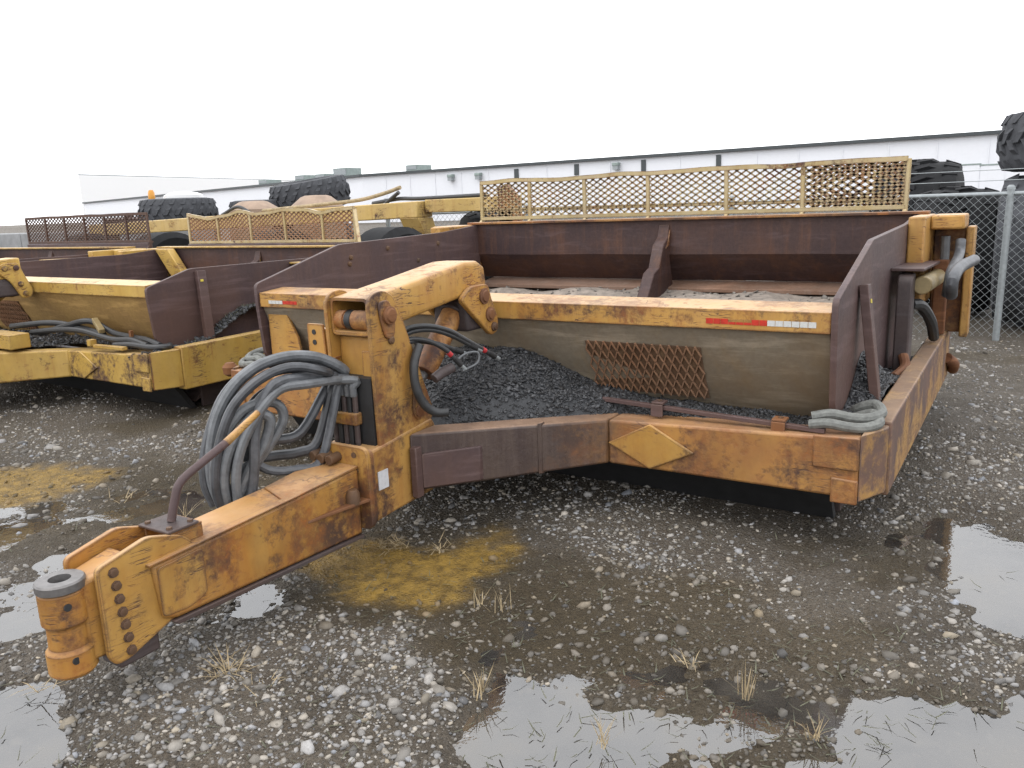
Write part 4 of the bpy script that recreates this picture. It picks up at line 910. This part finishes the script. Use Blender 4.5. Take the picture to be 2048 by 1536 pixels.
for k, (x, r, h, y) in enumerate([(-9.5, .42, .13, 10.5), (-7.9, .42, .17, 10.5)]):
    o = MB().lathe((x, y, 0), 'z', [(1.2, r*1.1), (1.74, r*1.1), (1.76+h*.1, r), (1.76+h*.85, r*.62), (1.76+h, r*.45), (1.765+h, .02)], 20).build('tan_cover', 'tan')
    tag(o, ('low tan domed drum behind the pale yellow beam' if k == 0 else 'taller reddish tan domed drum behind the pale yellow beam'), 'drum')
    MB().lathe((x, y, 0), 'z', [(0, r), (1.2, r)], 20).build('drum_body', 'tan', o)

def tyre(name, loc, R, w, mat, label, group, axis='x', rot=(0, 0, 0), lugs=22, hub=None):
    """axis along local x; lug bars are separate pieces in a chevron"""
    root = empty(name, loc); root.rotation_euler = rot; tag(root, label, 'tyre', group)
    hw = w/2; MB().lathe((0, 0, 0), 'x', [(-hw*.72, R*.52), (-hw*.98, R*.60), (-hw, R*.76), (-hw*.93, R*.90), (-hw*.7, R*.95), (0, R*.965), (hw*.7, R*.95), (hw*.93, R*.90), (hw, R*.76), (hw*.98, R*.60), (hw*.72, R*.52)], 40, closed=True).build('carcass', mat, root)
    me = {}
    for s in (1, -1):
        b = MB(); n = 3
        for k in range(n):
            x0, x1 = s*hw*(-.05+.99*k/n), s*hw*(-.05+.99*(k+1)/n); a0, a1 = k/n*.26, (k+1)/n*.26; q0, q1 = (.955 if k < n-1 else .93), (.955 if k < n-2 else .86)
            def pt(x, a, r): return (x, math.sin(a)*r*R, math.cos(a)*r*R)
            wd = .062
            b.hexa([pt(x0, a0-wd, q0-.02), pt(x1, a1-wd, q1-.02), pt(x1, a1+wd, q1-.02), pt(x0, a0+wd, q0-.02), pt(x0, a0-wd*.8, q0+.05), pt(x1, a1-wd*.8, q1+.05), pt(x1, a1+wd*.8, q1+.05), pt(x0, a0+wd*.8, q0+.05)])
        me[s] = b.build('lug', mat, root, smooth=False)
    for k in range(lugs):
        for s in (1, -1):
            o = me[s] if k == 0 else bpy.data.objects.new('lug', me[s].data)
            if k: COL.objects.link(o); o.parent = root
            o.rotation_euler = (2*math.pi*(k+(.5 if s < 0 else 0))/lugs, 0, 0)
    if hub: MB().lathe((0, 0, 0), 'x', [(-hw*.6, R*.5), (-hw*.3, R*.45), (-hw*.3, R*.1), (hw*.3, R*.1), (hw*.3, R*.45), (hw*.6, R*.5)], 24).build('rim', hub, root)
    return root
GR = 'used tyres stored behind the chain link fence'
tyre('tractor_tyre', (1.78, 12.4, .83), .83, .98, 'tyre', 'upright black tractor tyre behind the fence with a bar tread', GR)
tyre('tractor_tyre', (1.12, 14.1, 1.04), 1.04, 1.15, 'tyre', 'tallest upright black tyre behind the fence, partly hidden by the mesh guard', GR, lugs=24)
tyre('tractor_tyre', (2.72, 11.5, .90), .90, .86, 'tyre_grey', 'dusty grey upright tyre behind the fence carrying another tyre', GR)
tyre('tractor_tyre', (3.00, 11.6, 2.13), .80, .66, 'tyre_grey', 'dusty grey tyre lying flat on top of an upright tyre', GR, rot=(0, rad(90), 0))
tyre('tractor_tyre', (1.55, 15.2, .82), .82, .9, 'tyre', 'black upright tyre standing behind the tallest tyre', GR)
tyre('tractor_tyre', (3.15, 13.6, .80), .80, .7, 'tyre', 'black upright tyre behind the dusty stacked pair', GR)
GL = 'used tyres stacked beyond the scrapers'
for k in range(3): tyre('tractor_tyre', (-13.6, 11.9, .36+.68*k), .84, .68, 'tyre_grey', ['bottom', 'middle', 'top'][k]+' tyre of the stack with the amber beacon', GL, rot=(0, rad(90), .3*k))
for k in range(3): tyre('tractor_tyre', (-11.75, 12.6, .36+.64*k), .66, .62, 'tyre_grey', ['bottom', 'middle', 'top'][k]+' tyre of the low stack behind the tan drum', GL, rot=(0, rad(90), .3*k))
for k in range(3): tyre('tractor_tyre', (-11.0, 13.4, .36+.72*k+(.22 if k == 2 else 0)), .88, .66, 'tyre_grey', ['bottom', 'middle', 'tilted top'][k]+' tyre of the stack beyond the yellow beam', GL, rot=(0, rad(90-(9 if k == 2 else 0)), .3*k+(.6 if k == 2 else 0)))
tyre('tractor_tyre', (-4.0, 9.9, .80), .80, .6, 'tyre', 'black tyre standing under the pale yellow beam end', GL, rot=(0, 0, rad(50)), hub='paint2')
o = MB().lathe((-14.0, 11.55, 2.10), 'z', [(-.05, .07), (0, .075), (.10, .07), (.16, .045), (.165, .01)], 16).build('amber_beacon', 'amber'); tag(o, 'small amber beacon on the stacked grey tyres', 'beacon')
MB().lathe((-14.0, 11.55, 2.04), 'z', [(0, .06), (.03, .06)], 12).build('beacon_base', 'black', o)
o = MB().lathe((-13.5, 12.0, 2.08), 'z', [(-.02, .42), (.05, .41), (.10, .30), (.13, .12), (.132, .01)], 20).build('white_cover', 'white_paint'); tag(o, 'white domed cover lying on the stacked grey tyres', 'cover')

# low concrete block wall at far left
cw = empty('concrete_wall', (-17.5, 10.5, 0)); tag(cw, 'low grey concrete block wall beyond the brown mesh guard', 'wall')
for k in range(9):
    for r in range(2): MB((-17.5, 10.5, 0)).box(-22+k*1.22, -22+k*1.22+1.2, 10.2, 10.8, r*.72, r*.72+.705).build('block', 'concrete', cw, .02)
# distant dark machine shapes behind the brown guard
hb = empty('grader_blade', (-14.6, 11.8, 0)); tag(hb, 'brown steel blade assembly standing behind the brown mesh guard', 'blade')
MB((-14.6, 11.8, 0)).prism([(11.6, 0), (11.75, .5), (11.9, 1.0), (11.8, 1.4), (11.6, 1.66), (11.66, 1.69), (11.9, 1.42), (12.0, 1.0), (11.85, .5), (11.7, 0)], 'x', -16.0, -12.9).build('blade', 'rust', hb)
for x in (-15.7, -14.5, -13.3): MB((-14.6, 11.8, 0)).box(x-.08, x+.08, 11.95, 12.15, 0, 1.7).build('rib', 'rust_dark', hb)
MB((-14.6, 11.8, 0)).tube([(-15.2, 11.7, 1.62), (-15.2, 11.7, 1.78)], .09, 10, False).build('cap', 'rust', hb)

# chain link fence
fence = empty('chain_link_fence', (2.44, 10.32, 0)); tag(fence, 'galvanised chain link fence with top rail and round posts', 'fence')
fx0, fx1, fy, fh = -6.2, 9.5, 10.32, 1.585
def FN(): return MB((2.44, 10.32, 0))
for x in (-6.16, -3.56, -.56, 2.40, 5.44, 8.44):
    FN().tube([(x, fy, -.05), (x+.02*(x == 2.40), fy, fh+.02)], .036, 12, False).build('post', 'galv', fence)
    FN().lathe((x+.02*(x == 2.40), fy, fh+.02), 'z', [(0, .042), (.03, .04), (.05, .02)], 12).build('post_cap', 'galv', fence)
FN().tube([(fx0, fy, fh-.02), (fx1, fy, fh-.02)], .023, 10, False).build('top_rail', 'galv', fence)
m_ = FN(); sp = .062; hgt = fh-.06
x = fx0-hgt
while x < fx1:
    for s, dy in ((1, -.004), (-1, .004)):
        a = Vector((x if s > 0 else x+hgt, fy+dy-.03, .04)); b = Vector((x+hgt if s > 0 else x, fy+dy-.03, .04+hgt))
        if a.x < fx0:
            t_ = (fx0-a.x)/(b.x-a.x); a = a.lerp(b, t_)
        if b.x < fx0:
            t_ = (fx0-b.x)/(a.x-b.x); b = b.lerp(a, t_)
        if max(a.x, b.x) <= fx1+hgt: m_.bar(a, b, .0033, .0033)
    x += sp*1.41
m_.build('chain_link', 'galv', fence, smooth=False)
for k in range(2): FN().tube([(fx0, fy-.02, fh+.12+.11*k), (fx1, fy-.02, fh+.12+.11*k)], .004, 5, False).build('wire_strand', 'galv', fence)

# white truck behind the fence
tr = empty('white_truck', (3.6, 17.0, 0)); tag(tr, 'white truck with red lights parked behind the fence and tyres', 'truck')
def TB(): return MB((3.6, 17.0, 0))
TB().prism(rounded([(2.35, .75), (2.35, 1.55), (2.6, 1.68), (4.6, 1.68), (4.6, .75)], .12), 'y', 15.9, 20.5).build('body', 'white_paint', tr, .04)
TB().prism(rounded([(2.55, 1.681), (2.75, 2.3), (4.2, 2.3), (4.4, 1.681)], .12), 'y', 17.6, 19.6).build('cab', 'white_paint', tr, .04)
for x in (2.5, 4.4): TB().box(x-.07, x+.07, 15.87, 15.898, 1.05, 1.45).build('tail_light', 'red', tr, .01)
for x in (2.5, 4.45):
    for y in (16.9, 19.6): TB().lathe((x, y, .45), 'x', [(-.12, .2), (-.13, .42), (.13, .42), (.12, .2)], 24).build('wheel', 'tyre', tr)
TB().box(2.3, 4.65, 15.75, 15.86, .55, .75).build('bumper', 'galv', tr, .02)

# long white building
A_, B_ = Vector((-72, 82.6, 0)), Vector((30, 83, 0)); L_ = (B_-A_).length; ang = math.atan2(B_.y-A_.y, B_.x-A_.x)
wh = empty('warehouse', tuple(A_), ang); tag(wh, 'long low white metal building with dark roof edge behind the yard', 'building')
MB().box(0, L_, 0, 40, 0, 5.9).build('wall', 'white_wall', wh)
nseam = 26
for k in range(1, nseam): MB().box(L_*k/nseam-.05, L_*k/nseam+.05, -.06, -.001, 0, 5.75).build('wall_seam', 'white_wall', wh)
MB().box(-.2, L_+.2, -.35, 40.3, 5.901, 6.2).build('roof_edge', 'trim', wh)
W0 = Vector((-200, 121, 0)); L2 = (A_-W0).length; a2_ = math.atan2(A_.y-W0.y, A_.x-W0.x)-ang
for nm, bx, mt_ in (('wing_wall', (-L2, -.02, .01, 40, 0, 5.9), 'white_wall'), ('wing_roof_edge', (-L2-.2, -.2, -.35, 40.3, 5.901, 6.2), 'trim')):
    o = MB().box(*bx).build(nm, mt_, wh); o.rotation_euler = (0, 0, a2_)
inv = Matrix.Rotation(-ang, 3, 'Z')
def wallpt(px, py):
    n_ = Vector((-math.sin(ang), math.cos(ang), 0)); p = PPL(px, py, A_, n_); q = inv @ (p-A_); return q
for px, y0, y1 in ((1033, 338, 362), (1153, 328, 350), (1287, 319, 346), (1437, 309, 335), (589, 360, 372)):
    a, b = wallpt(px-4, y0), wallpt(px+5, y1); MB().box(a.x, b.x, -.12, -.002, b.z, min(a.z, 5.7)).build('louver', 'trim', wh)
for px, py in ((960, 350), (1235, 330), (905, 353)):
    q = wallpt(px, py); f_ = MB().box(q.x-.35, q.x+.35, -.7, -.002, q.z-.1, q.z+.25).build('wall_light', 'unit', wh, .05); MB().box(q.x-.3, q.x+.3, -.65, -.1, q.z-.5, q.z-.101).build('lamp_glass', 'galv', f_)
for px, py in ((1935, 345), (1985, 345)):
    q = wallpt(px, py); d_ = MB().box(q.x-.9, q.x+.9, -.05, -.002, 0, q.z+.6).build('door', 'white_wall', wh); MB().box(q.x-1.0, q.x+1.0, -.08, -.051, q.z+.6, q.z+.72).build('door_head', 'unit', d_)
for px, py, w_, h_u in ((540, 362, 1.0, .55), (614, 355, 1.0, .65), (655, 355, .95, .5), (695, 348, 1.25, 1.0), (803, 340, .9, .6)):
    if px < 745:
        nw = Vector((-(A_.y-W0.y), A_.x-W0.x, 0)).normalized(); q = inv @ (PPL(px, py, A_+nw*3, nw)-A_); dy_ = q.y-3.5
    else: q = wallpt(px, py); dy_ = 0
    c = MB().box(q.x-w_, q.x+w_, 2.0+dy_, 5.0+dy_, 6.201, 6.45+h_u).build('rooftop_unit', 'unit', wh); MB().box(q.x-w_*.9, q.x+w_*.9, 1.95+dy_, 1.999+dy_, 6.5, 6.3+h_u).build('unit_grille', 'galv', c)
# taller pale building far left
a = PX(156, 350, y=170); b = PX(545, 360, z=a.z); b = a.lerp(b, 1.25)
th_ = empty('tall_hall', (a.x, a.y, 0)); tag(th_, 'taller pale white hall standing behind the left end of the long building', 'building')
dn = Vector((a.x-CAM.x+14, a.y-CAM.y, 0)).normalized()*40
M['hall_wall'] = m_plain('bright_white_siding', (1.0, 1.0, 1.0), .01, .6, 3, 0)
fp = [(a.x, a.y), (b.x, b.y), (b.x+dn.x, b.y+dn.y), (a.x+dn.x, a.y+dn.y)]
MB((a.x, a.y, 0)).prism(fp, 'z', 0, a.z).build('wall', 'hall_wall', th_); MB((a.x, a.y, 0)).prism(fp, 'z', a.z+.001, a.z+.35).build('roof_edge', 'galv', th_)
